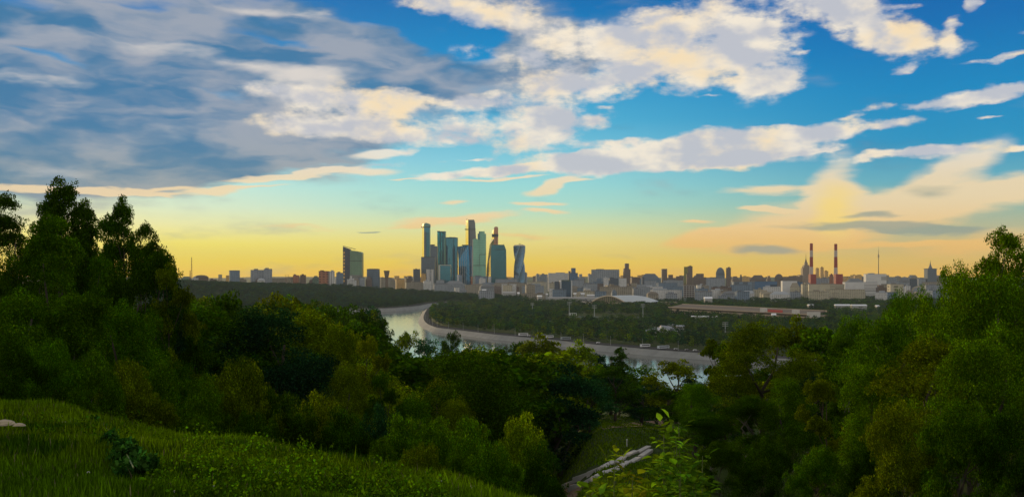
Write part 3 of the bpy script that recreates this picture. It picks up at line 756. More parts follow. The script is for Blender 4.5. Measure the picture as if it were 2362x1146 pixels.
# sea-green pair
r, X, Zp = tower('glass_skyscraper', 'pale sea-green pair of joined towers stepped at the top, with a creamy narrow edge', 1106, 4500)
slab('wall', r, X(1091.6), X(1107), -18, 20, 0, Zp(553), SEAL); MB().box(X(1092.5), X(1101), -16, 16, Zp(553), Zp(551)).build('roof', SEAL, r)
f1 = slab('wall', r, X(1107.2), X(1121), -21, 20, 0, Zp(539.5), SEAL)
MB().box(X(1108), X(1118), -18, 14, Zp(539.5), Zp(534)).build('crown', SEAL, r)
MB().box(X(1102), X(1106.9), -12, 16, Zp(553), Zp(539)).build('core', DTEAL, r)
MB().box(X(1104.8), X(1108.2), -12, 16, Zp(539), Zp(534)).build('core', DTEAL, r)
flank(r, [X(1088), X(1088), X(1089.6)], X(1091.5), -18, 30, [0, Zp(586), Zp(552)], PALE, 'cream_edge')
MB().box(X(1106.8), X(1121.4), -21.8, -21.1, Zp(587.5), Zp(586.6)).build('band', TRIM, f1)
MB().box(X(1091.6), X(1121.2), -21.9, -18.5, Zp(612.6), Zp(611.6)).build('band', TRIM, r)
MB().box(X(1106.4), X(1107.1), -22, -18.2, Zp(611), Zp(587)).build('band', TRIM, r)
# copper tower with flared side tinted sunset gold
r, X, Zp = tower('glass_skyscraper', 'copper-coloured tower with a rounded top and a flaring sunset-gold side, behind the dark horned tower', 1142, 4900)
rings = [[(X(1139.6), -16, z), (X(1149), -16, z), (X(1149), 16, z), (X(1139.6), 16, z)] for z in (0, Zp(527))] + [[(X(1140.2), -15, Zp(524.6)), (X(1148.6), -15, Zp(524.6)), (X(1148.6), 14, Zp(524.6)), (X(1140.2), 14, Zp(524.6))], [(X(1141.8), -12, Zp(523.2)), (X(1147), -12, Zp(523.2)), (X(1147), 10, Zp(523.2)), (X(1141.8), 10, Zp(523.2))]]
f0 = MB().loft(rings).build('wall', COPPER, r)
flank(r, [X(1120), X(1122), X(1129), X(1133), X(1135)], X(1139.5), -15, 60, [0, Zp(620), Zp(563), Zp(551), Zp(530)], SUNSET_TINT)
MB().box(X(1134.6), X(1149.4), -16.8, 8, Zp(547), Zp(540)).build('band', TRIM, r)
MB().box(X(1143.8), X(1145.4), -16.7, -16.1, Zp(562), Zp(548)).build('fin', TRIM, f0)
# horned dark tower
r, X, Zp = tower('glass_skyscraper', 'broad dark teal tower with chamfered shoulders and two little horns on top', 1150, 4500)
f0 = MB().loft([[(X(a), -20, z), (X(b2), -22, z), (X(b2), 20, z), (X(a), 20, z)] for a, b2, z in ((1133, 1168.4, 0), (1131.6, 1168, Zp(600)), (1132.6, 1167.4, Zp(576)), (1134, 1163.4, Zp(565.6)))]).build('wall', DTEAL, r)
MB().box(X(1135.5), X(1162.5), -20.8, 14, Zp(565.6), Zp(564.6)).build('roof', TRIM, r)
MB().add([(X(1133.4), -20, Zp(567)), (X(1135.4), -20, Zp(567)), (X(1134), -20, Zp(562.6)), (X(1133.4), -14, Zp(567)), (X(1135.4), -14, Zp(567))], [(0, 1, 2), (1, 4, 2), (4, 3, 2), (3, 0, 2)]).build('horn', TRIM, r)
MB().add([(X(1161.4), -20, Zp(567)), (X(1163.6), -20, Zp(567)), (X(1162.4), -20, Zp(561.8)), (X(1161.4), -14, Zp(567)), (X(1163.6), -14, Zp(567))], [(0, 1, 2), (1, 4, 2), (4, 3, 2), (3, 0, 2)]).build('horn', TRIM, r)
MB().box(X(1139), X(1166.4), -22.7, -22.1, Zp(576.6), Zp(575.8)).build('band', TRIM, f0)
# twisted tower
r, X, Zp = tower('glass_skyscraper', 'twisted steel-blue tower turning along its height, with a crane on its roof', 1198, 4500)
rings = []; N = 70; htop = Zp(567.5)
for k in range(N + 1):
    t = k / N; s_ = 27.5 * (1.03 - 0.07 * math.sin(t * math.pi)); th = R(30) + t * R(150)
    ring = []
    for i in range(4):
        for ch in (-0.10, 0.10):
            a2 = th + i * math.pi / 2 + ch; ring.append((s_ * math.cos(a2), s_ * math.sin(a2), t * htop))
    rings.append(ring)
MB().loft(rings).build('wall', glass('twist_glass', (0.16, 0.30, 0.42), 0.16, 0.8, 7, 1e5), r)
MB().loft([[(a * .95, b * .95, htop) for a, b, _ in rings[-1]], [(a * .85, b * .85, htop + 5) for a, b, _ in rings[-1]]]).build('roof', PALE, r)
cr = MB().cyl(3, 0, htop + 5, Zp(561), 0.8, 0.8, 6).tube([(-4, 0, Zp(562)), (22, 0, Zp(565.5))], 0.7, 5).build('roof_crane', TRIM, r)

# podium and low buildings at the feet of the towers
b_(984, 991, 621, 4250, 'white', 'white-blue slab, thinner of two side by side under the slate towers', dep=10, rot=.1, fh=400, bay=8)
b_(993.5, 1000, 621, 4250, 'white', 'white-blue slab, second of two side by side under the slate towers', dep=10, rot=-.1, fh=400, bay=8)
b_(976, 996, 648, 4100, 'white', 'wide low white building at the base of the two white-blue slabs')
b_(1006, 1025, 646, 4150, 'grey', 'grey low building at the foot of the block with a cream edge')
b_(1025, 1072, 647.5, 4100, 'grey', 'long pale roofed exhibition hall below the convex and sail-like towers', top='gable', dep=40)
b_(1054, 1059, 633, 4200, 'white', 'thin white pylon-like building at the foot of the sail-like tower', dep=6)
b_(1058, 1066, 634, 4250, 'steel-blue', 'small steel-blue block beside the thin white pylon-like building')
b_(1086, 1090.5, 637, 4200, 'brick', 'small reddish block under the cream edge of the sea-green towers', dep=8)
b_(1092, 1124, 637, 4300, 'steel-blue', 'wide steel-blue podium below the sea-green towers', dep=25)
b_(1105, 1120, 642, 4200, 'white', 'pale square block in front of the steel-blue podium')
b_(1126, 1133, 638, 4250, 'white', 'narrow pale block under the golden flaring side', dep=8)
b_(1143, 1192, 643.5, 4200, 'grey', 'long grey building with many windows at the foot of the horned tower', dep=20)
b_(1184, 1196, 634, 4400, 'steel-blue', 'dark blue stair-stepped block against the foot of the twisted tower', top='step')
b_(1205, 1216, 629, 4600, 'grey', 'grey block peeping from behind the twisted tower')
b_(1000, 1075, 655, 3900, 'grey', 'very long grey terrace building in front of the pale exhibition hall', dep=18)
b_(1072, 1140, 656, 3850, 'tan', 'long low greyish tan hall with a bright white glint beside it', dep=20)
b_(1048, 1060, 663, 3500, 'white', 'small pale two-storey house on the wood edge under the tower cluster')
b_(1062, 1076, 665, 3450, 'grey', 'small grey house on the wood edge under the tower cluster', top='gable')
b_(1120, 1143, 664, 3600, 'beige', 'low beige shed beside the bright white glint')
b_(1140, 1215, 652, 4000, 'tan', 'broad tan works building below the horned and twisted towers', dep=26)
b_(1215, 1262, 650, 4100, 'beige', 'broad beige works building just past the twisted tower', dep=26)

# --- the mid city
b_(1236, 1245, 632, 5000, 'grey', 'small grey stub of a building on the skyline beyond the twisted tower')
b_(1246, 1263.5, 632.5, 4900, 'grey', 'grey block adjoining the long pale slab on the skyline')
b_(1264, 1311, 629.6, 4800, 'white', 'long pale slab on the skyline next to the dark blue tower', dep=20, rot=0.08)
b_(1311, 1316, 625, 4300, 'dark', 'narrow dark wing hugging the dark blue tower', dep=10)
b_(1314.5, 1333, 618, 4250, 'blue', 'dark blue square tower with small roof structures, next to the long pale slab', top='step')
b_(1333.5, 1347, 632, 4600, 'grey', 'low grey stepped block beside the dark blue square tower', top='step')
b_(1356, 1366, 632, 4800, 'grey', 'little grey tower leaning against the wide grey apartment slab')
b_(1364, 1428.6, 621.5, 4600, 'grey', 'wide grey apartment slab with a bumpy roofline', dep=22, rot=-0.06, bay=9)
b_(1369, 1392, 642, 4000, 'steel-blue', 'blue-grey stepped office in front of the wide grey apartment slab', top='step')
b_(1392, 1404, 640, 3900, 'white', 'small pale cube in front of the wide grey apartment slab')
b_(1403, 1426, 641.5, 3950, 'dark', 'dark striped office in front of the wide grey apartment slab')
r, w, dp, H = b_(1437.6, 1454, 620.5, 4500, 'brown', 'brown two-stage high-rise, the tallest between the twisted tower and the chimneys', dep=24, rot=.15)
MB().box(-w * .32, w * .30, -dp * .3, dp * .3, H + .01, H + (620.5 - 607.5) * 4500 / F).build('upper_stage', wallmat('brown'), r)
b_(1428, 1445, 641.5, 3700, 'white', 'white cube of a building in front of the brown two-stage high-rise', dep=12)
b_(1454, 1476, 640, 4200, 'brown', 'low brown block between the two-stage high-rise and the pitched-roof block')
b_(1476, 1523, 631, 4100, 'steel-blue', 'broad grey-blue block with a raised pitched roof', top='gable', dep=30)
b_(1480, 1486, 640, 4000, 'dark', 'dark slit-like annex on the side of the pitched-roof block', dep=8)
b_(1525.5, 1538.6, 620, 4600, 'brown', 'plain brown tower beside the pitched-roof block', rot=0.12)
b_(1539, 1559, 633.5, 4500, 'brown', 'brown stepped block right after the plain brown tower', top='step')
b_(1559, 1577, 637, 4600, 'brown', 'low brown block between the stepped block and the gold-flanked tower')
r, w, dp, H = b_(1586, 1597, 614, 4300, 'brown', 'dark brown high-rise with a bright sunset-gold flank', dep=20, rot=.05)
MB().loft([[(-w / 2 - 15, 12, z), (-w / 2 - .1, -8, z), (-w / 2 - .1, 12, z)] for z in (0, H - 2)]).build('sunset_tinted_side', SUNSET_TINT, r)  # flank carries the sunset reflection in its colour
b_(1583, 1590, 631, 4100, 'brown', 'short dark block at the foot of the gold-flanked high-rise', dep=8)
b_(1598, 1629, 631, 4500, 'brown', 'brown block with a ragged roofline beside the gold-flanked high-rise', top='step')
b_(1651, 1672, 616.5, 4500, 'steel-blue', 'grey-blue round-shouldered high-rise, wider of two dark neighbours', top='dome', dep=26)
b_(1675, 1685.5, 617.5, 4450, 'brown', 'slim dark high-rise, narrower of two dark neighbours', rot=0.1)
b_(1629, 1651, 640, 4300, 'grey', 'grey block between the ragged brown one and the two dark neighbours')
b_(1686, 1705, 637, 5000, 'brown', 'low brown roofs just past the slim dark high-rise', top='gable')
b_(1706, 1712, 633, 5400, 'brown', 'tiny pointed church-like roof on the skyline', top='gable', dep=8)
b_(1730, 1766, 634.5, 4700, 'brown', 'brown pitched-roof block on the skyline before the round-topped one', top='gable')
b_(1768, 1778, 636, 5000, 'brown', 'small dark bump of a building before the round-topped block', top='step')
b_(1786, 1807, 631.5, 4500, 'brown', 'brown round-topped block on the skyline near the spired high-rise', top='dome')
b_(1807, 1846, 638, 5000, 'brown', 'row of low brown roofs leading up to the spired high-rise', dep=12)
b_(1279, 1290, 649, 3000, 'dark', 'dark striped wing of the blue glass office framed in white', dep=20, rot=-0.1)
# blue glass office with white frame
def framed():
    d = 3000; x, y = xy(1305, d); r = empty('glass_office', (x, y, PLAIN - 1), 0.06); tag(r, 'blue glass office framed by white edge piers, standing before the skyline', 'building')
    H = zt(648.5, d) + 71; k = d / F
    body_box('wall', r, 22 * k, 24, 0, H, glass('office_glass', (0.03, 0.08, 0.15), 0.2, 0.6, 4.5, 5, 0.8))
    for s_ in (-1, 1): body_box('pier', r, 2.6 * k, 26, 0, H + 3, plain('white_pier', (0.6, 0.62, 0.64)), s_ * 12.5 * k)
    body_box('roof', r, 20 * k, 18, H, H + 4, ROOF['green'])
framed()
b_(1267, 1279, 652, 3050, 'beige', 'pale brown block with balconies beside the blue glass office', bay=5)
b_(1266, 1278, 665, 2900, 'white', 'small white framed annex below the pale brown block')
b_(1320, 1345, 646, 3700, 'grey', 'grey block right behind the blue glass office')
b_(1345, 1378, 654, 3500, 'grey', 'wide grey block between the blue glass office and the tan brick hall')
b_(1346, 1362, 665, 3100, 'white', 'low white building hemmed in by dark trees near the tan hall')
b_(1383, 1458, 661, 3000, 'tan', 'massive plain tan hall, biggest block above the arched arena roof', dep=50, rot=-0.05)
b_(1396, 1424, 657.5, 3040, 'tan', 'raised tan penthouse on the far edge of the massive tan hall', dep=30)
b_(1459, 1478, 665, 3050, 'grey', 'grey block attached beside the massive tan hall')
b_(1478, 1500, 662, 3200, 'tan', 'small tan block with dark side next to the massive tan hall')
b_(1486, 1514, 647, 3700, 'grey', 'pale grey block in front of the pitched-roof block')
b_(1514, 1562, 652, 3600, 'steel-blue', 'long grey-blue block in front of the brown stepped one')
b_(1530, 1575, 646, 4000, 'grey', 'long grey block behind the grey-blue one near the brown stepped block')
b_(1500, 1573, 668, 3000, 'white', 'long low pale terrace beside the building with open white floors', dep=16)
# building under construction: bare white floors
def bare():
    d = 3000; x, y = xy(1589, d); r = empty('unfinished_building', (x, y, PLAIN - 1), -0.12); tag(r, 'unfinished block showing bare white floors and columns', 'building')
    H = zt(658, d) + 71; w = 26 * d / F
    body_box('core', r, w * .86, 16, 0, H, plain('core_wall', (0.14, 0.10, 0.09)))
    wh = plain('bare_floor', (0.5, 0.48, 0.46))
    for k in range(7): body_box('floor_slab', r, w, 22, H * (k + 1) / 7 - 1.3, H * (k + 1) / 7, wh)
    for k in range(5): body_box('column', r, 1.5, 1.5, 0, H - 1.4, wh, -w / 2 + 1 + k * (w - 2) / 4, -11.5)
bare()
b_(1606, 1630, 657, 3300, 'white', 'low pale building next to the unfinished block', top='flat')
b_(1606, 1632, 665, 2900, 'steel-blue', 'low grey-blue roof in front of the pale building, among dark trees')
b_(1633, 1672, 641, 3800, 'grey', 'wide grey slab below the two dark neighbouring high-rises', dep=24)
b_(1640, 1660, 660, 3200, 'dark', 'small dark-roofed block hidden among trees under the wide grey slab', top='gable')
b_(1641, 1671, 668, 2850, 'white', 'long low white wall-like building at the tree edge', dep=12)
b_(1663, 1682, 661, 3150, 'white', 'low whitish block with flat roof, partly behind the dark trees')
b_(1688, 1739, 649.5, 3300, 'steel-blue', 'big blank grey-blue box of a warehouse', dep=50, rot=0.12, fh=400, bay=30)
b_(1739, 1791, 648.5, 3500, 'blue', 'long dark blue flat-roofed hall beside the blank warehouse', dep=30, rot=0.05, fh=30, bay=400)
b_(1738, 1760, 667, 2950, 'beige', 'small beige building with pillars below the dark blue hall')
b_(1760, 1800, 661, 3000, 'white', 'low white factory wing in front of the dark blue hall', dep=18)
b_(1802.5, 1837, 647.5, 3200, 'white', 'light blue-white box building before the striped chimneys', dep=26, rot=0.1, fh=30, bay=400)
b_(1837, 1851, 650, 3220, 'blue', 'dark blue cube stuck to the light blue-white box building', dep=16)
b_(1776, 1822, 672, 2800, 'white', 'long low white shed at the tree edge before the chimneys', dep=14, top='gable')
b_(1848, 1866, 655, 3000, 'beige', 'pale yellowish tower block beginning the long beige row')
b_(1866, 1945, 655, 2950, 'beige', 'long beige building with rows of cornices below the striped chimneys', dep=20, rot=0.04, fh=5, bay=400)
b_(1905, 1992, 667, 2800, 'beige', 'long low beige colonnaded building beneath the dark belt of roofs', dep=18, rot=-0.04, bay=5)
b_(1945, 2022, 650, 3200, 'white', 'long pale building continuing the beige row towards the telecom tower', dep=20, fh=5, bay=400)
b_(1948, 1994, 642, 3800, 'grey', 'wide grey roofs between the chimney base and the pale square hall', top='gable', dep=30)
b_(1878, 1912, 641, 3700, 'grey', 'pale grey hall between the two striped chimneys', dep=24)
b_(1994.6, 2041.7, 631.6, 4000, 'white', 'large pale square hall under the telecom tower', dep=40, rot=0.1, fh=30, bay=400)
b_(2042, 2075, 640, 4200, 'grey', 'grey block beside the large pale square hall', top='step')
b_(2048, 2082, 655, 3000, 'beige', 'sunlit beige block with a brighter panel near the dark belt of trees', fh=10, bay=24)
b_(2022, 2046, 657, 3100, 'brown', 'dark brown building with a tangle of roofs beside the sunlit beige block', top='step')
b_(2018, 2047, 674, 2700, 'white', 'low white row of bays at the tree edge under the dark brown building', bay=4)
b_(2075, 2098, 638, 4000, 'grey', 'grey domed building between the pale hall and the spired blue block', top='dome')
b_(2098, 2116, 643, 3600, 'dark', 'dark upright box building before the spired blue block', dep=12)
b_(2088, 2100, 659, 3100, 'white', 'bright white little block beside the dark upright box')
b_(2116, 2134, 642, 4300, 'grey', 'grey block right before the spired blue block')
b_(2128, 2180, 650, 3400, 'tan', 'broad tan sunlit building below the spired blue block', dep=30)
b_(2160, 2192, 633.5, 5000, 'brown', 'hazy mauve-brown block at the end of the skyline, near the leafy tree', top='dome', dep=40)
b_(2105, 2130, 663, 2900, 'grey', 'low grey house half sunk in trees under the tan sunlit building', top='gable')

# spired blue block
def spired():
    d = 4300; x, y = xy(2146, d); r = empty('spired_block', (x, y, PLAIN - 1), 0.1); tag(r, 'blue-grey square block topped by a pointed conical spire', 'building')
    k = d / F; H = zt(620, d) + 71
    body_box('wall', r, 22 * k, 30, 0, H, facade('spired_wall', (0.13, 0.18, 0.24), (0.03, .05, .08), 4, 5))
    body_box('parapet', r, 26 * k, 32, H, H + 1.5, ROOF['steel-blue'])
    ring = lambda s_, z: [(s_ * math.cos(i * math.pi / 5), s_ * math.sin(i * math.pi / 5), z) for i in range(10)]
    c = MB().loft([ring(4.8 * k, H + 1.5), ring(2.2 * k, zt(613, d) + 71), ring(0.8 * k, zt(607, d) + 71)]).build('cone_roof', ROOF['grey'], r)
    MB().loft([ring(0.7 * k, zt(607, d) + 71), ring(0.15 * k, zt(600, d) + 71)]).build('spire', ROOF['dark'], c)
spired()
# stepped high-rise with spire
def stepped():
    d = 5200; x, y = xy(1859, d); r = empty('spired_highrise', (x, y, PLAIN - 1)); tag(r, 'stepped stone high-rise with a tall needle spire, beside the striped chimney', 'building')
    k = d / F; Z = lambda q: zt(q, d) + 71; m = facade('stone_tiers', (0.30, 0.21, 0.14), (0.12, .08, .06), 5, 6)
    body_box('wall', r, 19 * k, 36, 0, Z(618), m); body_box('upper_tier', r, 12 * k, 26, Z(618), Z(611), m); body_box('upper_tier', r, 6.4 * k, 15, Z(611), Z(605.5), m)
    for s_ in (-1, 1): body_box('turret', r, 1.6 * k, 5, Z(618), Z(615), m, s_ * 8 * k)
    body_box('wing', r, 30 * k, 24, 0, Z(634), m, 0, 12)
    MB().cyl(0, 0, Z(605.5), Z(598), 2.6 * k, 1.1 * k, 8).cyl(0, 0, Z(598), Z(584), 0.7 * k, 0.1 * k, 8).build('spire', ROOF['brown'], r)
stepped()
# striped chimneys
def chimney(px, ptop, label, bands, base, w0, w1, d=3600):
    x, y = xy(px, d); r = empty('striped_chimney', (x, y, PLAIN - 1)); tag(r, label, 'chimney', 'red and white power station chimneys')
    k = d / F; red = plain('chimney_red', (0.34, 0.045, 0.03), 0.7, scale=0.02); wh = plain('chimney_white', (0.55, 0.47, 0.42), 0.7, scale=0.02)
    rad = lambda q: (w0 + (w1 - w0) * (q - ptop) / (640 - ptop)) / 2 * k
    q0 = ptop
    for i, q1 in enumerate(bands):
        MB().cyl(0, 0, zt(q1, d) + 71, zt(q0, d) + 71, rad(q1), rad(q0), 20).build('band', (red if i % 2 == 0 else wh), r)
        q0 = q1
    MB().cyl(0, 0, 0, zt(q0, d) + 71, rad(650), rad(q0), 20).build('shaft', red if len(bands) % 2 == 0 else wh, r)
    bx0, bx1, bt = base
    body_box('base_block', r, (bx1 - bx0) * k, 26, 0, zt(bt, d) + 71, red, ((bx0 + bx1) / 2 - px) * k, -14)
chimney(1871.5, 561.3, 'red and white striped chimney standing next to the needle-spired high-rise', (577.5, 592.5, 615.5, 632.5), (1864.5, 1877.5, 632.5), 6.6, 8.6)
chimney(1927.7, 562.5, 'red and white striped chimney standing alone, on the wide red block', (577.5, 592.5, 617, 632), (1922.5, 1938.5, 632), 6.6, 9.0)
b_(1913, 1922, 633, 3620, 'brick', 'small mauve-red hall joined to the block under the lone chimney')
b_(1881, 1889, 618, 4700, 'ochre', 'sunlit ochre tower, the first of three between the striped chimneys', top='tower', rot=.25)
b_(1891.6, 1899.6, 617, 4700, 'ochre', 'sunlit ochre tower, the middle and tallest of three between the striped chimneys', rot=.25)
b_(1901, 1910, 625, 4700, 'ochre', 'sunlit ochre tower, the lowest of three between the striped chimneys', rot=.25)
# telecom tower
def telecom():
    d = 6500; x, y = xy(2026.5, d); r = empty('telecom_tower', (x, y, PLAIN - 1)); tag(r, 'very thin concrete telecom tower with a bulb of decks, above the pale square hall', 'tower')
    k = d / F; Z = lambda q: zt(q, d) + 71
    MB().cyl(0, 0, 0, Z(625), 1.6 * k, .9 * k, 12).cyl(0, 0, Z(625), Z(593), .9 * k, .7 * k, 12).build('shaft', plain('telecom_shaft', (0.16, 0.12, 0.08)), r)
    MB().cyl(0, 0, Z(595), Z(590), 1.3 * k, 1.9 * k, 12).cyl(0, 0, Z(590), Z(587), 1.9 * k, 1.2 * k, 12).build('deck', plain('telecom_deck', (0.42, 0.32, 0.2)), r)
    MB().cyl(0, 0, Z(587), Z(578), .7 * k, .4 * k, 8).cyl(0, 0, Z(578), Z(567), .3 * k, .1 * k, 8).build('antenna', plain('telecom_shaft', (0.16, 0.12, 0.08)), r)
telecom()
def mast(px, pt, d, name, label, w=1.0, cat='mast', group=None, base=None):
    x, y = xy(px, d); b0 = gz(x, y) - 1; r = empty(name, (x, y, b0)); tag(r, label, cat, group)
    H = zt(pt, d) - b0; b = MB()
    for a in range(3):
        c0 = (w * math.cos(a * 2.094), w * math.sin(a * 2.094)); b.tube([(c0[0], c0[1], 0), (c0[0] * .3, c0[1] * .3, H)], w * .16, 4)
    for i in range(9):
        z = H * i / 9; f = 1 - .7 * i / 9
        for a in range(3):
            p = (w * f * math.cos(a * 2.094), w * f * math.sin(a * 2.094), z); q = (w * f * math.cos(a * 2.094 + 2.094), w * f * math.sin(a * 2.094 + 2.094), z + H / 9)
            b.tube([p, q], w * .09, 3)
    b.build('lattice', plain('mast_red', (0.25, 0.09, 0.05)), r)
    MB().cyl(0, 0, H, H * 1.04, w * .2, .05, 5).build('tip', ROOF['dark'], r)
mast(442, 594, 3700, 'lattice_mast', 'tall hair-thin lattice mast rising from the wooded ridge', 3.0)
mast(438.6, 624, 3500, 'lattice_mast', 'short stubby lattice mast next to the tall hair-thin one', 3.2)
for q, lb in ((658, 'thin pole with wires over the long tan roof, closest to the joined grey blocks'), (662, 'thin pole over the long tan roof, the middle of three'), (666, 'thin pole over the long tan roof, closest to the brick pair')):
    mast(q, 633, 3550, 'antenna_pole', lb, 1.3, 'pole', 'poles over the long tan roof')

# ------------------------------------------------------------------ the rest of the city, block by block
rf_ = random.Random(77)
LMK = [(640, 'the joined grey blocks'), (700, 'the brick pair'), (760, 'the striped wing'), (815, 'the slanted tower'), (861, 'the barrel-shaped building'), (892, 'the flared tower'), (960, 'the striped square block'), (990, 'the gold-sided tower'), (1040, 'the convex tower'), (1106, 'the sea-green towers'),
       (1150, 'the horned tower'), (1198, 'the twisted tower'), (1290, 'the long pale slab'), (1323, 'the dark blue square tower'), (1395, 'the wide apartment slab'), (1446, 'the two-stage high-rise'), (1500, 'the pitched-roof block'),
       (1532, 'the plain brown tower'), (1590, 'the gold-flanked high-rise'), (1662, 'the two dark high-rises'), (1714, 'the blank warehouse'), (1765, 'the dark blue hall'), (1820, 'the light blue box building'), (1859, 'the needle-spired high-rise'), (1900, 'the three ochre towers'), (1928, 'the lone chimney'), (1975, 'the wide grey roofs'), (2026, 'the telecom tower'),
       (2065, 'the sunlit beige block'), (2107, 'the dark upright box'), (2146, 'the spired blue block'), (2185, 'the end of the skyline')]
BL = set()
FORM = {'flat': 'flat-roofed', 'gable': 'hipped-roofed', 'step': 'stepped', 'dome': 'round-topped'}
def filler(n, pxr, pyr, dr, wr, rel, cols, grp):
    k = 0; t = 0
    while k < n and t < n * 30:
        t += 1
        px = rf_.uniform(*pxr); py = rf_.uniform(*pyr); w = rf_.uniform(*wr); d = rf_.uniform(*dr); c = rf_.choice(cols); top = rf_.choices(list(FORM), [6, 2, 3, 1])[0]
        lm = min(LMK, key=lambda l: abs(l[0] - px))
        base_py = HY - PLAIN / d * F
        if base_py - py < 3: continue
        size = 'long low' if w > 26 else 'small' if w < 13 else 'mid-sized'
        lab = f'{size} {c} {FORM[top]} block {rel} {lm[1]}'
        if lab in BL: continue
        BL.add(lab)
        building(px - w / 2, px + w / 2, py, d, c, lab, 'city_block', 'building', top=top, group=grp, dep=rf_.uniform(12, 22)); k += 1
filler(62, (1215, 2200), (633.5, 640), (5200, 7200), (7, 24), 'on the hazy skyline by', ['brown', 'grey', 'tan', 'ochre'], 'distant blocks on the skyline')
filler(26, (860, 1215), (636, 643), (5000, 6500), (7, 22), 'in the glare near', ['brown', 'ochre', 'tan', 'grey'], 'distant blocks in the glare')
filler(18, (430, 860), (637, 644), (3500, 3900), (8, 26), 'on the wooded ridge by', ['brown', 'grey', 'tan', 'white'], 'small blocks on the wooded ridge')
filler(66, (1000, 2190), (651, 664), (3100, 4400), (14, 54), 'in the city band below', ['grey', 'white', 'tan', 'beige', 'steel-blue', 'brown'], 'blocks of the middle city band')
filler(34, (1080, 2190), (667, 678), (2700, 3050), (12, 46), 'near the trees below', ['grey', 'white', 'beige', 'steel-blue', 'tan'], 'low blocks at the edge of the park')

# ------------------------------------------------------------------ sports grounds and pavilions beyond the river
def arena():
    d0 = 2500; k = d0 / F
    xa, xb = xy(1340, d0)[0], xy(1560, d0)[0]; w = xb - xa
    r = empty('arena', (xa, d0, PLAIN), 0.0); tag(r, 'wide arena hall with a pale vaulted roof and a colonnade, beyond the park trees', 'arena')
    T = lambda q: zt(q, d0) - PLAIN
    stone = facade('arena_wall', (0.44, 0.35, 0.24), (0.05, .04, .03), 200, 7.5, 0.45, 0.9)
    z1 = T(698.5)
    MB().box(0, w, 0, 70, 0, z1).build('wall', stone, r)
    MB().box(-2, w + 2, -2.5, 72, z1, z1 + 1.6).build('cornice', plain('arena_cornice', (0.46, 0.38, 0.28)), r)
    roofm = plain('arena_roof', (0.52, 0.58, 0.64), 0.45, var=.08, scale=.05)
    n = 20; rings = []
    for i in range(n + 1):
        t = i / n; x = w * (0.10 + 0.74 * t); zz = z1 + 1.7 + (T(681.5) - z1 - 1.7) * min(1, max(0.0, math.sin(min(1, t * 2.2 + .0) * math.pi / 2))) * (1 if t < .62 else math.cos((t - .62) / .38 * math.pi / 2) ** .8)
        rings.append([(x, 1, z1 + 1.65), (x, 14, max(zz * .97, z1 + 1.7)), (x, 35, max(zz, z1 + 1.75)), (x, 60, max(zz * .97, z1 + 1.7)), (x, 69, z1 + 1.65)])
    MB().loft(rings).build('roof', roofm, r)
    pts = [(w * (0.10 + .36 * t), -1.5, z1 + 1.6 + 0.92 * (T(681.0) - z1 - 1.6) * math.sin(t * math.pi)) for t in [i / 14 for i in range(15)]]
    MB().tube(pts, 1.5, 5).build('arch_beam', plain('cream_beam', (0.62, 0.52, 0.38)), r)
    g_ = MB(); g_.add([(p[0], -0.8, p[2]) for p in pts] + [(p[0], -0.8, z1 + 1.6) for p in pts], [(i, i + 1, 16 + i, 15 + i) for i in range(14)]); g_.build('gable_wall', facade('gable_glass', (0.22, 0.18, 0.10), (0.08, .08, .05), 400, 5), r)
    for q in range(26):
        x = w * .04 + q * w * .92 / 25; MB().box(x - .9, x + .9, -3.4, -2.55, 0, z1).build('column', plain('cream_beam', (0.62, 0.52, 0.38)), r)
arena()
def stand():
    """the long tribune: stacked bands, columns below, red lettered board"""
    pa, pb = xy(1543, 1850), xy(1868, 1480)
    L = math.hypot(pb[0] - pa[0], pb[1] - pa[1]); rz = math.atan2(pb[1] - pa[1], pb[0] - pa[0])
    r = empty('grandstand', (pa[0], pa[1], PLAIN), rz); tag(r, 'very long low stadium stand with brown and cream bands and a red board on it', 'grandstand')
    cream = plain('stand_cream', (0.50, 0.40, 0.29), .8, scale=.05); brown = plain('stand_brown', (0.14, 0.115, 0.095), .85, scale=.05)
    H = 16.0
    MB().box(0, L, 8, 34, 0, H - 4.5).build('wall', facade('stand_wall', (0.30, 0.24, 0.17), (0.04, .035, .03), 5.5, 9, .7, .6), r)
    MB().add([(0, 0, H - 5.2), (L, 0, H - 5.2), (L, 30, H), (0, 30, H), (0, 0, H - 3.4), (L, 0, H - 3.4), (L, 30, H + 2.0), (0, 30, H + 2.0)], [(0, 3, 2, 1), (4, 5, 6, 7), (0, 1, 5, 4), (1, 2, 6, 5), (2, 3, 7, 6), (3, 0, 4, 7)]).build('seating_tier', brown, r)
    MB().box(-1, L + 1, -1.2, -.05, H - 4.0, H - 2.6).build('upper_band', cream, r)
    MB().box(-1, L + 1, 30.1, 33, H + .2, H + 2.8).build('rear_band', cream, r)
    MB().box(-1, L + 1, -5, 7.9, H - 8.8, H - 7.4).build('lower_roof', cream, r)
    for i in range(48):
        x = 2 + i * (L - 4) / 47; MB().box(x - .5, x + .5, -4.4, -3.6, 0, H - 8.85).build('column', cream, r)
    MB().box(L - 0.6, L + .9, -5.2, 20, H - 8.8, H + .5).build('end_frame', plain('stand_white', (0.6, 0.58, 0.55)), r)
    MB().box(L - 1, L + 1.1, -6.2, -5.3, 0, H - 6).build('end_frame', plain('stand_white', (0.6, 0.58, 0.55)), r)
    MB().box(L * .70, L * .73, -1.6, 4, H - 3.4, H + 3.4).build('cabin', plain('stand_white', (0.6, 0.58, 0.55)), r)
    MB().box(L * .75, L * .84, -1.5, -.2, H - 2.5, H + 1.6).build('board', plain('board_red', (0.50, 0.05, 0.05), .5), r)
    MB().box(L * .90, L * .93, -1.6, 4, H - 3.4, H + 3.0).build('cabin', plain('stand_white', (0.6, 0.58, 0.55)), r)
stand()
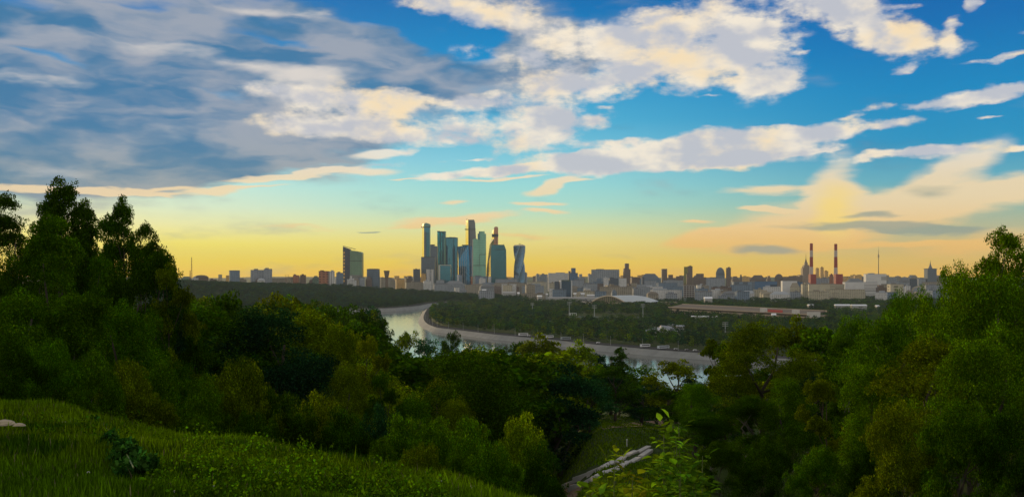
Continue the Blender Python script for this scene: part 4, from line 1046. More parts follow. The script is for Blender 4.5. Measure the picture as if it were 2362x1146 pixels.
def pavilion():
    d = 1150; x, y = xy(1527, d); r = empty('pavilion', (x, y, PLAIN), 0.25); tag(r, 'pavilion with a white triangular gable and grey winged roof among the park trees', 'pavilion')
    wh = plain('pavilion_white', (0.72, 0.72, 0.74), .6); gy = plain('pavilion_roof', (0.26, 0.28, 0.33), .6); k = d / F
    w = 17 * k
    MB().box(-w * .9, w * .9, 0, 20, 0, 5.2).build('wall', facade('pav_wall', (.5, .5, .5), (.05, .05, .05), 6, 2.2, .6, .8), r)
    MB().add([(-w, -1, 5.2), (w, -1, 5.2), (0, -1, 9.6), (-w, 22, 5.2), (w, 22, 5.2), (0, 22, 9.6)], [(0, 1, 2), (4, 3, 5), (0, 2, 5, 3), (2, 1, 4, 5), (0, 3, 4, 1)]).build('roof', gy, r)
    b = MB().tube([(-w, -1.8, 5.2), (0, -1.8, 9.9)], .65, 4).tube([(0, -1.8, 9.9), (w, -1.8, 5.2)], .65, 4).tube([(-w, -1.8, 5.0), (w, -1.8, 5.0)], .7, 4); b.build('gable', wh, r)
    for i in range(8): MB().cyl(-w * .92 + i * w * 1.84 / 7, -1.8, 0, 4.8, .4, n=6).build('column', wh, r)
    MB().add([(w * .3, 6, 5.3), (w * 2.7, 6, 4.4), (w * 2.7, 24, 4.4), (w * .3, 24, 5.3), (w * .5, 14, 12), (w * 2.0, 14, 10.5)], [(0, 1, 5, 4), (1, 2, 5), (2, 3, 4, 5), (3, 0, 4), (0, 3, 2, 1)]).build('side_roof', gy, r)
    MB().add([(-w * 2.2, 6, 4.4), (-w * .2, 6, 5.4), (-w * .2, 20, 5.4), (-w * 2.2, 20, 4.4), (-w * .5, 13, 8.8)], [(0, 1, 4), (1, 2, 4), (2, 3, 4), (3, 0, 4), (0, 3, 2, 1)]).build('side_roof', gy, r)
    MB().box(w * .4, w * 2.5, 7, 22, 0, 4.35).build('annex', facade('pav_wall', (.5, .5, .5), (.05, .05, .05), 6, 2.2, .6, .8), r)
pavilion()
def flood(px, pt, pb, label, dd=None):
    d = -PLAIN * F / (pb - HY) if dd is None else dd; x, y = xy(px, d); r = empty('floodlight_mast', (x, y, PLAIN)); tag(r, label, 'floodlight', 'floodlight masts over the sports grounds')
    H = zt(pt, d) - PLAIN; st = plain('mast_steel', (0.34, 0.38, 0.38), .5)
    MB().cyl(0, 0, 0, H, .75, .45, 6).build('pole', st, r)
    hd = MB().box(-3.6, 3.6, -.5, .3, H - 1, H - .4).box(-3.6, 3.6, -.5, .3, H + 1.2, H + 1.8).box(-3.6, 3.6, -.5, .3, H + 3.2, H + 3.8).box(-.3, .3, .3, .6, H - 1, H + 3.8).build('lamp_rack', st, r)
flood(1313, 701, 740, 'tallest pale floodlight mast, standing at the white netted corner of a pitch')
flood(1371, 709, 740, 'pale floodlight mast at the middle of the dark sports pitch below the arena roof')
flood(1228, 703, 724, 'faint floodlight mast above the trees, closest to the river bend')
flood(1483, 706, 736, 'greenish floodlight mast standing between the arena and the long stand')
flood(1673, 750, 770, 'small floodlight mast in the trees below the long stadium stand')
flood(1580, 690, 712, 'short mast right behind the near corner of the long stadium stand', 2450)
def fence_net():
    d = 1640; x, y = xy(1312, d); r = empty('ball_net', (x, y, PLAIN)); tag(r, 'white posted ball net at the edge of the sports pitch, beside the tallest floodlight', 'net')
    p = plain('net_post', (0.6, 0.66, 0.64), .6); k = d / F
    for i, q in enumerate((0, 4, 8, 12, 17)): MB().box(q * k, q * k + (2.4 if i == 0 else .9), 0, .6, 0, 9).build('post', p, r)
    MB().box(0, 17 * k, .1, .4, 8.6, 9.2).box(0, 17 * k, .1, .4, 4.2, 4.6).build('rail', p, r)
fence_net()
# pitch
def pitch():
    a, b2, c, d2 = [xy(1312, 1720), xy(1480, 1720), xy(1490, 1560), xy(1300, 1560)]
    tag(MB().add([(p[0], p[1], PLAIN + .25) for p in (d2, c, b2, a)], [(0, 1, 2, 3)]).build('sports_pitch', plain('pitch', (0.03, 0.07, 0.06), .9, scale=.03)), kind='structure')
pitch()
# small bright roofs and sheds
def shed(px0, px1, py, d, lab, c=(0.75, 0.77, 0.8), name='shed', dep=14, cat='shed', h=None):
    x, y = xy((px0 + px1) / 2, d); r = empty(name, (x, y, PLAIN), random.Random(px0).uniform(-.2, .2)); tag(r, lab, cat)
    w = (px1 - px0) / F * d; H = zt(py, d) - PLAIN
    MB().box(-w / 2, w / 2, 0, dep, 0, H * .8).build('wall', plain('shed_wall', (.42, .42, .42), .8), r)
    m = plain('roof_%d' % int(c[0] * 100), c, .5, var=.04)
    MB().add([(-w / 2 - 1, -1, H * .8), (w / 2 + 1, -1, H * .8), (w / 2 + 1, dep + 1, H * .8), (-w / 2 - 1, dep + 1, H * .8), (-w / 2 - 1, dep / 2, H), (w / 2 + 1, dep / 2, H)],
             [(0, 1, 5, 4), (2, 3, 4, 5), (1, 2, 5), (3, 0, 4), (0, 3, 2, 1)]).build('roof', m, r)
shed(1626, 1643, 684.5, 2350, 'bright white box-like roof glinting among dark trees above the long stand', dep=20)
shed(1928, 1960, 701.5, 2000, 'long white flat tent roof, first of two in line in the park')
shed(1967, 2000, 702, 2000, 'long white flat tent roof, second of two in line in the park')
shed(1867, 1878, 701.5, 2050, 'small white tent roof by itself near the end of the long stand')
shed(2023, 2029, 703.5, 2000, 'tiny white roof just past the two long white tent roofs')
shed(1596, 1634, 728, 1480, 'low white platform roof in front of the long stadium stand', dep=6)
shed(1644, 1654, 728.5, 1480, 'small white canopy beside the low white platform roof', dep=6)
shed(1781, 1789, 722.5, 1500, 'white canopy under the middle of the long stadium stand', dep=5)
shed(1338, 1353, 695, 2450, 'small cream gatehouse with two dark openings next to the arena', (0.5, 0.42, 0.33), 'gatehouse', 8, 'gatehouse')
shed(1540, 1553, 747, 1300, 'grey roof of a hut just behind the white-gabled pavilion', (0.4, 0.42, 0.45))
shed(1562, 1578, 750, 1260, 'long thin grey roof beside the white-gabled pavilion', (0.34, 0.36, 0.38))
shed(1266, 1280, 741, 1500, 'little pale tent in the woods beneath the netted corner of the pitch')
shed(1112, 1121, 667, 3300, 'bright white box standing in for a glint below the sea-green towers', (0.85, 0.87, 0.9), 'booth', 8, 'booth')  # white box stands in for a bright glint
shed(1194, 1198, 673.5, 3000, 'tiny bright white booth among trees under the twisted tower', (0.85, 0.87, 0.9), 'booth', 6, 'booth')
shed(1160, 1188, 672, 3100, 'low pale depot roof in the trees under the twisted tower', (0.4, 0.4, 0.4))
shed(1243, 1264, 676.5, 2950, 'low white terminal roof before the blue glass office', (0.6, 0.6, 0.6))
shed(1240, 1250, 681, 2750, 'small white roof alone at the tree edge below the white terminal roof', (0.8, 0.8, 0.8))
shed(1264, 1384, 685, 2650, 'very long pale low roof stretching from the blue glass office to the arena', (0.34, 0.33, 0.32), 'long_hall', 16, 'hall')
shed(1324, 1348, 675, 2850, 'white twin-curved roof beside the blue glass office', (0.6, 0.62, 0.64))
shed(1355, 1374, 679, 2800, 'narrow white roof between the dark trees and the tan hall', (0.6, 0.6, 0.6))
shed(1004, 1026, 704.8, 2480, 'white landing stage at the far tip of the river bend', (0.7, 0.75, 0.8), 'landing_stage', 10, 'pier')
shed(1008, 1014, 723, 1750, 'white hut on the wooded tip inside the river bend', (0.5, 0.55, 0.55), 'hut', 5, 'hut')

# lamp posts on the embankment road
def lamp_posts():
    line = np.array(offset_line(inner, 11)); seg_ = np.hypot(*(line[1:] - line[:-1]).T); cm = np.concatenate([[0], np.cumsum(seg_)])
    st = plain('mast_steel', (0.34, 0.38, 0.38), .5); p = 0.0; made = []; pm = MB().cyl(0, 0, 0, 9, .16, .09, 6).mesh('pole', st); hm = MB().tube([(0, 0, 8.9), (0, -1.0, 9.3), (0, -1.9, 9.35)], .10, 5).box(-.22, .22, -2.6, -1.7, 9.2, 9.42).mesh('lamp_head', st)
    while p < cm[-1]:
        x, y = float(np.interp(p, cm, line[:, 0])), float(np.interp(p, cm, line[:, 1])); px = CX + x / y * F
        if 965 < px < 1640 and 850 < y < 1700: made.append((px, x, y))
        p += 48
    made.sort(); od = 'first second third fourth fifth sixth seventh eighth ninth tenth eleventh twelfth thirteenth fourteenth fifteenth sixteenth seventeenth eighteenth nineteenth twentieth'.split()
    for i, (px, x, y) in enumerate(made[:20]):
        r = empty('street_lamp', (x, y, PLAIN - 1.0), -0.2); tag(r, f'slender street lamp on the embankment edge, {od[i]} counted from the river bend', 'street lamp', 'street lamps along the embankment')
        for nm, me in (('pole', pm), ('lamp_head', hm)):
            o = bpy.data.objects.new(nm, me); col.objects.link(o); o.parent = r
lamp_posts()
# vehicles and boats along the embankment
def bus(px, d, L, c, lab, name='parked_bus', cat='bus', rz=0.45, z=PLAIN - .4):
    x, y = xy(px, d); r = empty(name, (x, y, z), rz); tag(r, lab, cat, 'vehicles parked on the embankment road')
    H = 3.0 if L > 7 else 1.5; W = 2.4 if L > 7 else 1.8
    if L > 7: b = MB().box(-L / 2, L / 2, -W / 2, W / 2, .45, H)
    else: b = MB().loft([[(-L / 2, -W / 2, .35), (L / 2, -W / 2, .35), (L / 2, W / 2, .35), (-L / 2, W / 2, .35)], [(-L / 2, -W / 2, .85), (L / 2, -W / 2, .8), (L / 2, W / 2, .8), (-L / 2, W / 2, .85)], [(-L * .36, -W * .42, H), (L * .2, -W * .42, H), (L * .2, W * .42, H), (-L * .36, W * .42, H)]])
    b.build('body', plain('paint_%d' % int(c[0] * 99 + c[2] * 9), c, .35, var=.03), r)
    MB().box(-L * .42, L * .42, -W / 2 - .03, W / 2 + .03, H * .55, H * .85).build('window', plain('vehicle_glass', (.02, .025, .03), .15), r)
    for sx in (-.33, .33):
        for sy in (-1, 1): MB().tube([(sx * L, sy * W * .5 - .12, .42), (sx * L, sy * W * .5 + .12, .42)], .42, 10).build('wheel', TRIM, r)
inn = np.array(inner)
def on_road(px, off=14):
    line = np.array(offset_line(inner, off)); q = CX + line[:, 0] / line[:, 1] * F
    ok = (line[:, 1] < 1650) & (line[:, 1] > 700)
    line = line[ok]; q = q[ok]; i = np.argsort(q); return float(np.interp(px, q[i], line[i, 1]))
WH = (0.8, 0.8, 0.82)
for px, L, c, lab in ((1207, 12, WH, 'white coach on the embankment road, parked farthest up the river bend'), (1221, 5, WH, 'white car behind the coach farthest up the river bend'),
                      (1248, 14, (0.45, 0.5, 0.6), 'long grey-blue coach on the embankment road among the trees'), (1268, 9, WH, 'white van-like bus just ahead of the long grey-blue coach'),
                      (1305, 12, (0.35, 0.4, 0.42), 'grey coach half hidden by the row of embankment trees'), (1381, 5, WH, 'white car alone on the embankment road below the sports pitch'),
                      (1488, 11, (0.7, 0.72, 0.75), 'pale coach near the pavilion end of the embankment road'), (1530, 13, (0.55, 0.6, 0.66), 'pale blue coach below the white-gabled pavilion'),
                      (1560, 5, (0.5, 0.5, 0.5), 'grey car past the pale blue coach, below the pavilion'), (1585, 5, (0.3, 0.3, 0.3), 'dark car on the embankment road beyond the pavilion'), (1604, 5, WH, 'white car at the last visible stretch of embankment road')):
    bus(px, on_road(px), L, c, lab, 'parked_bus' if L > 7 else 'parked_car', 'bus' if L > 7 else 'car')

# ------------------------------------------------------------------ trees
def unit(rng, n):
    v = rng.normal(size=(n, 3)); return v / np.linalg.norm(v, axis=1, keepdims=True)

def leaf_cloud(rng, lobes, n, size, flat=0.6, droop=0.0, shape='leaf'):
    """n small leaf faces on the skins of many little lobes; lobes: (cx,cy,cz,r,squash)"""
    L = np.array(lobes); w = L[:, 3] ** 2; w = w / w.sum()
    k = rng.choice(len(L), n, p=w)
    dv = unit(rng, n)
    low = dv[:, 2] < -0.35; dv[low, 2] *= -rng.uniform(0.1, 1, low.sum())
    rad = 1 - np.abs(rng.normal(size=n)) * 0.15 + (rng.uniform(0, 1, n) < .06) * rng.uniform(0, .4, n)
    pos = L[k, :3] + dv * (L[k, 3] * rad)[:, None] * np.stack([np.ones(n), np.ones(n), L[k, 4]], 1)
    nrm = dv + rng.normal(size=(n, 3)) * flat; nrm /= np.linalg.norm(nrm, axis=1, keepdims=True)
    t = np.cross(nrm, unit(rng, n)); t /= np.linalg.norm(t, axis=1, keepdims=True) + 1e-9
    t[:, 2] -= droop; t /= np.linalg.norm(t, axis=1, keepdims=True)
    b = np.cross(nrm, t); b /= np.linalg.norm(b, axis=1, keepdims=True) + 1e-9
    s_ = size * rng.uniform(0.55, 1.45, n)[:, None]
    if shape == 'leaf': v = np.stack([pos, pos + t * s_ * .45 + b * s_ * .32 + nrm * s_ * .08, pos + t * s_, pos + t * s_ * .5 - b * s_ * .32 + nrm * s_ * .08], 1)
    else:
        j = rng.uniform(.5, 1.2, (n, 4, 1))
        v = np.stack([pos - t * s_ * .5 * j[:, 0], pos + b * s_ * .45 * j[:, 1], pos + t * s_ * .5 * j[:, 2], pos - b * s_ * .45 * j[:, 3]], 1)
    return v.reshape(-1, 3)

def lobes_for(kind, rng, nsub):
    """main boughs in the kind's envelope (height 1), each breaking up into smaller lobes"""
    main = []
    if kind == 'round':
        for i in range(16):
            a = rng.uniform(0, 6.28); z = rng.uniform(0.34, 0.86); rr = 0.27 * math.sqrt(max(0.05, 1 - ((z - 0.56) / 0.42) ** 2)) * rng.uniform(.5, 1)
            main.append((rr * math.cos(a), rr * math.sin(a), z, rng.uniform(.10, .17)))
        main.append((0, 0, 0.86, .13))
    elif kind == 'tall':
        for i in range(18):
            a = rng.uniform(0, 6.28); z = rng.uniform(0.22, 0.93); rr = 0.13 * (1.1 - abs(z - .5) * 1.5) * rng.uniform(.4, 1.2)
            main.append((rr * math.cos(a), rr * math.sin(a), z, rng.uniform(.055, .10)))
        main.append((0.01, 0, 0.93, .065)); main.append((0, 0, .6, .11))
    elif kind == 'birch':
        for i in range(20):
            a = rng.uniform(0, 6.28); z = rng.uniform(0.30, 0.90); rr = 0.20 * (1.15 - z * .75) * rng.uniform(.3, 1.15)
            main.append((rr * math.cos(a), rr * math.sin(a), z, rng.uniform(.06, .12)))
        main.append((0, 0, 0.92, .06))
    elif kind == 'willow':
        for i in range(22):
            a = rng.uniform(0, 6.28); z = rng.uniform(0.12, 0.82); rr = 0.36 * math.sqrt(max(0.04, 1 - (z / .95) ** 2)) * rng.uniform(.6, 1)
            main.append((rr * math.cos(a), rr * math.sin(a), z, rng.uniform(.10, .16)))
        main.append((0, 0, 0.80, .18))
    elif kind == 'bush':
        for i in range(16):
            a = rng.uniform(0, 6.28); z = rng.uniform(0.12, 0.72); rr = 0.52 * math.sqrt(max(0.04, 1 - (z / .95) ** 2)) * rng.uniform(.5, 1)
            main.append((rr * math.cos(a), rr * math.sin(a), z, rng.uniform(.14, .24)))
        main.append((0, 0, 0.72, .24))
    elif kind == 'ragged':
        for i in range(13):
            a = rng.uniform(0, 6.28); z = rng.uniform(0.30, 0.93); rr = 0.24 * rng.uniform(.2, 1.2) * (1.2 - z * .6)
            main.append((rr * math.cos(a), rr * math.sin(a), z, rng.uniform(.05, .12)))
    out_ = []
    for cx, cy, cz, r in main:
        out_.append((cx, cy, cz, r * .8, .9))
        for dv in unit(rng, nsub):
            if dv[2] < -.4: dv[2] *= -.5
            q = rng.uniform(.25, .5) * r
            out_.append((cx + dv[0] * r * .85, cy + dv[1] * r * .85, cz + dv[2] * r * .8, q, .8))
    return main, out_

def wood(kind, main, rng, mat, lim=9, n=7):
    b = MB()
    tr = {'tall': .013, 'round': .020, 'birch': .012, 'willow': .022, 'bush': .014, 'ragged': .014}[kind]
    top = {'willow': .6, 'bush': .5}.get(kind, .82)
    pts = [(rng.uniform(-.01, .01) * i, rng.uniform(-.01, .01) * i, -0.04 + (top + .04) * i / 6) for i in range(7)]
    b.tube(pts, [tr * (1.25 - i * .17) for i in range(7)], n)
    for m_ in list(main)[:lim]:
        z0 = max(.08, m_[2] - rng.uniform(.12, .25)); f = min(5, int(z0 / top * 6)); p0 = pts[f]
        mid = ((p0[0] + m_[0]) / 2, (p0[1] + m_[1]) / 2, (z0 + m_[2]) / 2 - .01)
        b.tube([(p0[0], p0[1], z0), mid, m_[:3]], [tr * .45, tr * .3, tr * .12], 4)
    return b.mesh('trunk', mat, True)

PROTO = {}
SEED0 = 40
def proto(kind, lod, var):
    key = (kind, lod, var)
    if key in PROTO: return PROTO[key]
    rng = np.random.default_rng(['round', 'tall', 'birch', 'willow', 'bush', 'ragged'].index(kind) * 101 + ['near', 'mid', 'far'].index(lod) * 17 + var + SEED0)
    nsub, nleaf, size = {'near': (16, 52000, .0088), 'mid': (10, 13000, .020), 'far': (3, 420, .085)}[lod]
    if kind == 'bush' and lod != 'far': size *= 1.7 if lod == 'near' else 1.5
    if kind == 'tall': size *= .85
    main, lb = lobes_for(kind, rng, nsub)
    shape = 'leaf' if lod == 'near' else 'clump'
    v = leaf_cloud(rng, lb, nleaf, size, .7, .55 if kind in ('birch', 'willow') else 0.0, shape)
    if lod != 'far':     # loose sprays that break the outline
        ns = 90 if lod == 'near' else 60; L = np.array(lb); k = rng.integers(0, len(L), ns); dv = unit(rng, ns); dv[:, 2] = dv[:, 2] * .5 + (.1 if kind != 'willow' else -.3)
        ext = []
        m = 60 if lod == 'near' else 12
        for i in range(ns):
            p = L[k[i], :3] + dv[i] * L[k[i], 3]; ln = rng.uniform(.02, .05)
            for j in range(3): q = p + dv[i] * ln * (j + 1) / 3; ext.append((q[0], q[1], q[2], .016 - .003 * j, 1.0))
        v = np.concatenate([v, leaf_cloud(rng, ext, ns * m, size, .9, 0, shape)])
    me = np_mesh('crown', v, np.arange(len(v)), 4)
    me.materials.append(LEAF)
    tm = wood(kind, main, np.random.default_rng(var + 5), BIRCH if kind == 'birch' else BARK) if lod != 'far' else None
    # real extents, for fitting to the photograph
    ext_x = np.percentile(np.abs(v[:, 0]), 97.5); top = np.percentile(v[:, 2], 98.8)
    PROTO[key] = (me, tm, ext_x, top)
    return PROTO[key]

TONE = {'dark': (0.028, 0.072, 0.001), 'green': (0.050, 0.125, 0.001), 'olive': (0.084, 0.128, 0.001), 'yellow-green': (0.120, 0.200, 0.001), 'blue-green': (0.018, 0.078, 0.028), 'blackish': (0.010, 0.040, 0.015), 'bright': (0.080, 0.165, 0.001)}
NAMES = {'round': ('broadleaf_tree', 'tree'), 'tall': ('aspen_tree', 'tree'), 'birch': ('birch_tree', 'tree'), 'willow': ('willow_tree', 'tree'), 'bush': ('leafy_bush', 'bush'), 'ragged': ('broadleaf_tree', 'tree')}
FOOT = []
LABELS = set()
ORDS = 'first second third fourth fifth sixth seventh eighth ninth tenth eleventh twelfth thirteenth fourteenth fifteenth sixteenth seventeenth eighteenth nineteenth twentieth last'.split()
ntree = 0
def tree(px, ptop, wpx, d, kind, tone, label, group='trees on the slope', lod=None, depth_ratio=1.0, hmin=2.0, var=None):
    global ntree
    ntree += 1
    x, y = xy(px, d); z0 = gz(x, y) - .15; H = max(hmin, zt(ptop, d) - z0)
    lod = lod or ('near' if d < 75 else 'mid')
    var = (ntree % 3 if lod == 'mid' else ntree % 2) if var is None else var
    me, tm, ex, top = proto(kind, lod, var)
    sz = H / top; sx = (wpx / 2 / F * d) / ex
    sx = min(max(sx, sz * .45), sz * 2.2)
    rnd = random.Random(ntree * 17)
    nm, cat = NAMES[kind]
    r = empty(nm, (x, y, z0), rnd.uniform(0, 6.28)); r.scale = (sx, sx, sz)
    tag(r, label, cat, group)
    c = bpy.data.objects.new('crown', me); col.objects.link(c); c.parent = r
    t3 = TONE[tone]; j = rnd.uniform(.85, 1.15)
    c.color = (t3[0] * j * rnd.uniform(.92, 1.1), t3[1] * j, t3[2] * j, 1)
    if tm:
        t = bpy.data.objects.new('trunk', tm); col.objects.link(t); t.parent = r
    LABELS.add(label)
    return r

# --- tall trees against the sunset and the dark mass below them
G1 = 'tall trees standing against the sunset sky'
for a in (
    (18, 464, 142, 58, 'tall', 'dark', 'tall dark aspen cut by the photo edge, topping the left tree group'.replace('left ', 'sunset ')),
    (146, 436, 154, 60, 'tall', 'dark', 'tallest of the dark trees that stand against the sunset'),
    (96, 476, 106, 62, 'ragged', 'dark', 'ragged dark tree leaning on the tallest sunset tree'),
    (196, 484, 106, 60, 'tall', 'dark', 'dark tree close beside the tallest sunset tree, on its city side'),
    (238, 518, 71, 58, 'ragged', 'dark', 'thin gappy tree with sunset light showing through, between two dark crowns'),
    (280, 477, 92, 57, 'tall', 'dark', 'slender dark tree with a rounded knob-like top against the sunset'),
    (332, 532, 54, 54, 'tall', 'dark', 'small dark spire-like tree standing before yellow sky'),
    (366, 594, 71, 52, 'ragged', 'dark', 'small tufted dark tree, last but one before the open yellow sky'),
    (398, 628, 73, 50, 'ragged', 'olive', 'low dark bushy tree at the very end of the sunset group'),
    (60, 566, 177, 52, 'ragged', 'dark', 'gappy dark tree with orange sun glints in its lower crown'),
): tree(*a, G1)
G2 = 'trees at the foot of the sunset group'
for a in (
    (125, 512, 170, 42, 'tall', 'green', 'large mid-green tree in front of the tallest sunset tree'),
    (10, 610, 150, 38, 'round', 'dark', 'dark tree at the photo edge below the tall aspen'),
    (215, 600, 160, 44, 'ragged', 'green', 'green ragged tree in front of the slender knob-topped one'),
    (300, 640, 170, 50, 'round', 'dark', 'dark round tree beneath the small spire-like tree'),
    (375, 640, 120, 55, 'round', 'blackish', 'blackish round tree against the blue-green far wood'),
    (60, 690, 220, 33, 'round', 'green', 'leafy green tree low in the mass, under the orange glints'),
    (180, 690, 180, 34, 'birch', 'green', 'green tree with upright shoots in the heart of the dark mass'),
    (270, 720, 170, 38, 'round', 'green', 'broad leafy tree under the green ragged one'),
    (350, 770, 150, 42, 'round', 'dark', 'dark tree under the blackish round one'),
    (20, 790, 180, 26, 'bush', 'dark', 'dark bush at the meadow edge by the photo border'),
    (110, 800, 190, 27, 'bush', 'green', 'green bush at the meadow edge below the leafy tree'),
    (210, 830, 170, 28, 'bush', 'green', 'bush growing at the back of the meadow beside white umbels'),
    (300, 850, 150, 30, 'bush', 'olive', 'olive bush on the brow behind the dark vine'),
    (380, 860, 140, 32, 'bush', 'green', 'green bush between the dark vine and the pale rounded shrub'),
    (440, 800, 120, 60, 'round', 'blue-green', 'blue-green tree peeping above the pale rounded shrub'),
): tree(*a, G2)
# --- middle slope
G3 = 'trees filling the wooded slope'
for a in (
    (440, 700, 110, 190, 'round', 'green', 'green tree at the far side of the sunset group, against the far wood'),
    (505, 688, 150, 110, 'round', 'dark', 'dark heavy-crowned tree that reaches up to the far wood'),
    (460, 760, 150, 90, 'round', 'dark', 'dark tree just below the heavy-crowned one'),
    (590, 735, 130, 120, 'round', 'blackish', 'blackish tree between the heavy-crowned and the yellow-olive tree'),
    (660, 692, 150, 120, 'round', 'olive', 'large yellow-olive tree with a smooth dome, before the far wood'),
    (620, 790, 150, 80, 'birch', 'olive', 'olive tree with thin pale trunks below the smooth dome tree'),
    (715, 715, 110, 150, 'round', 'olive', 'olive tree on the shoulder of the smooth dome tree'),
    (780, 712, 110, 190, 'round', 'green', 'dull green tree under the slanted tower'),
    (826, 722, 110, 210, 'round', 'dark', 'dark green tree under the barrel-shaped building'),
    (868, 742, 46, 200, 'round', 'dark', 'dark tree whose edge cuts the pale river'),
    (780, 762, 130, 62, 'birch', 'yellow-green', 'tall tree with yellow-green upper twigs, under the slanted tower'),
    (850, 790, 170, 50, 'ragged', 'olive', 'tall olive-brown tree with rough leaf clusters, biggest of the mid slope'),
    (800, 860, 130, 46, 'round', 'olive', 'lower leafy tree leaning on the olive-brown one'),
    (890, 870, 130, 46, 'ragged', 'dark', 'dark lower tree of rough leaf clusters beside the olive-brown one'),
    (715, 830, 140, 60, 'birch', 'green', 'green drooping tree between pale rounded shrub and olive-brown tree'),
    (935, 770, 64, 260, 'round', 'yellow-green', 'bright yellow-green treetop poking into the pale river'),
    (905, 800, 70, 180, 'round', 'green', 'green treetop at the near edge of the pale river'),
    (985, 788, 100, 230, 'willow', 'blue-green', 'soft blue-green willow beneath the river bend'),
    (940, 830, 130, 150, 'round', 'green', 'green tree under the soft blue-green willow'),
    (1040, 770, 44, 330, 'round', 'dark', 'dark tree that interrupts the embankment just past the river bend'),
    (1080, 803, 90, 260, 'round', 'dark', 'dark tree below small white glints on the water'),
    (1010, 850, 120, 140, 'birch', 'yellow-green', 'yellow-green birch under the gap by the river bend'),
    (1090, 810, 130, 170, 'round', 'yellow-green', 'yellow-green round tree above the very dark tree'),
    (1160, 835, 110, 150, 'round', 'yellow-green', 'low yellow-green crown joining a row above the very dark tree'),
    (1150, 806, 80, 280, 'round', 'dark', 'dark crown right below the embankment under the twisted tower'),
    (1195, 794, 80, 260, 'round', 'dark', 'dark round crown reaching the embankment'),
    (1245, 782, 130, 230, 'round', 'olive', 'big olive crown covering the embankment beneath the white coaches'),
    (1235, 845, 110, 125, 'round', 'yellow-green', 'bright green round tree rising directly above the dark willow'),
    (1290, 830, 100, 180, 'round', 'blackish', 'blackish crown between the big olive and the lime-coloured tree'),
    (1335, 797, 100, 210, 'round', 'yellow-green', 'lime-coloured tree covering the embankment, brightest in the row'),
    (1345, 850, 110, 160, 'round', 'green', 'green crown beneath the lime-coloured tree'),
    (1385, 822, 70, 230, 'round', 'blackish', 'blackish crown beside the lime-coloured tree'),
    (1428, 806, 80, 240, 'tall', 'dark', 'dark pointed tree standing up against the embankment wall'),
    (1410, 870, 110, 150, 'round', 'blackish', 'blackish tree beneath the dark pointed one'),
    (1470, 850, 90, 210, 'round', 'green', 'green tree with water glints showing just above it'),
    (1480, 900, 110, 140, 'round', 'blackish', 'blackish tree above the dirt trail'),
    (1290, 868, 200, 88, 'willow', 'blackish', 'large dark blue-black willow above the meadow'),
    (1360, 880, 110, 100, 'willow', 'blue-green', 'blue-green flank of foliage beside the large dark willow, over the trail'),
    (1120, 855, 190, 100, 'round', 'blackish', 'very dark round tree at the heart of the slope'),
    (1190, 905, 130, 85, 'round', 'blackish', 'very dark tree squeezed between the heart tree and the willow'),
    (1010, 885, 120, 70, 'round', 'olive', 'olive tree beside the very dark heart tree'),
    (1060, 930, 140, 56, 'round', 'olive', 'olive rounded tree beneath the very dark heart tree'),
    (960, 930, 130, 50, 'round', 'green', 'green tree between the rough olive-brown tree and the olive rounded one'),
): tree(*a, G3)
G4 = 'bushes on the brow of the meadow'
for a in (
    (560, 852, 180, 30, 'bush', 'olive', 'large pale rounded shrub above the grass, the brightest dome'),
    (470, 890, 130, 28, 'bush', 'green', 'green bush on the sunset side of the pale rounded shrub'),
    (650, 920, 130, 30, 'bush', 'dark', 'dark bush on the city side of the pale rounded shrub'),
    (725, 930, 120, 32, 'bush', 'olive', 'olive bush under the drooping green tree'),
    (800, 960, 130, 30, 'bush', 'dark', 'dark bush under the rough olive-brown tree'),
    (870, 960, 140, 30, 'bush', 'blackish', 'blackish bush at the bottom of the rough olive-brown tree'),
    (940, 975, 120, 28, 'bush', 'green', 'green bush where the grass edge starts to dip'),
    (1010, 990, 130, 27, 'bush', 'green', 'green bush midway along the dipping grass edge'),
    (1090, 985, 120, 30, 'bush', 'green', 'green bush beside the spiky-topped one'),
    (1210, 980, 130, 33, 'bush', 'yellow-green', 'spiky-topped bush above the end of the grass edge'),
    (1140, 1040, 110, 24, 'bush', 'green', 'low green bush in front of the spiky-topped one'),
    (1060, 1050, 110, 22, 'bush', 'dark', 'low dark bush hugging the dipping grass edge'),
    (975, 1040, 100, 22, 'bush', 'olive', 'low olive bush hugging the dipping grass edge'),
    (880, 1030, 90, 24, 'bush', 'dark', 'low dark bush beneath the blackish one'),
    (580, 960, 120, 24, 'bush', 'dark', 'dark shadowy bush at the foot of the pale rounded shrub'),
    (1250, 1040, 70, 30, 'bush', 'dark', 'dark bush at the edge of the lower meadow'),
): tree(*a, G4)
G5 = 'trees closing the view on the chimney side'
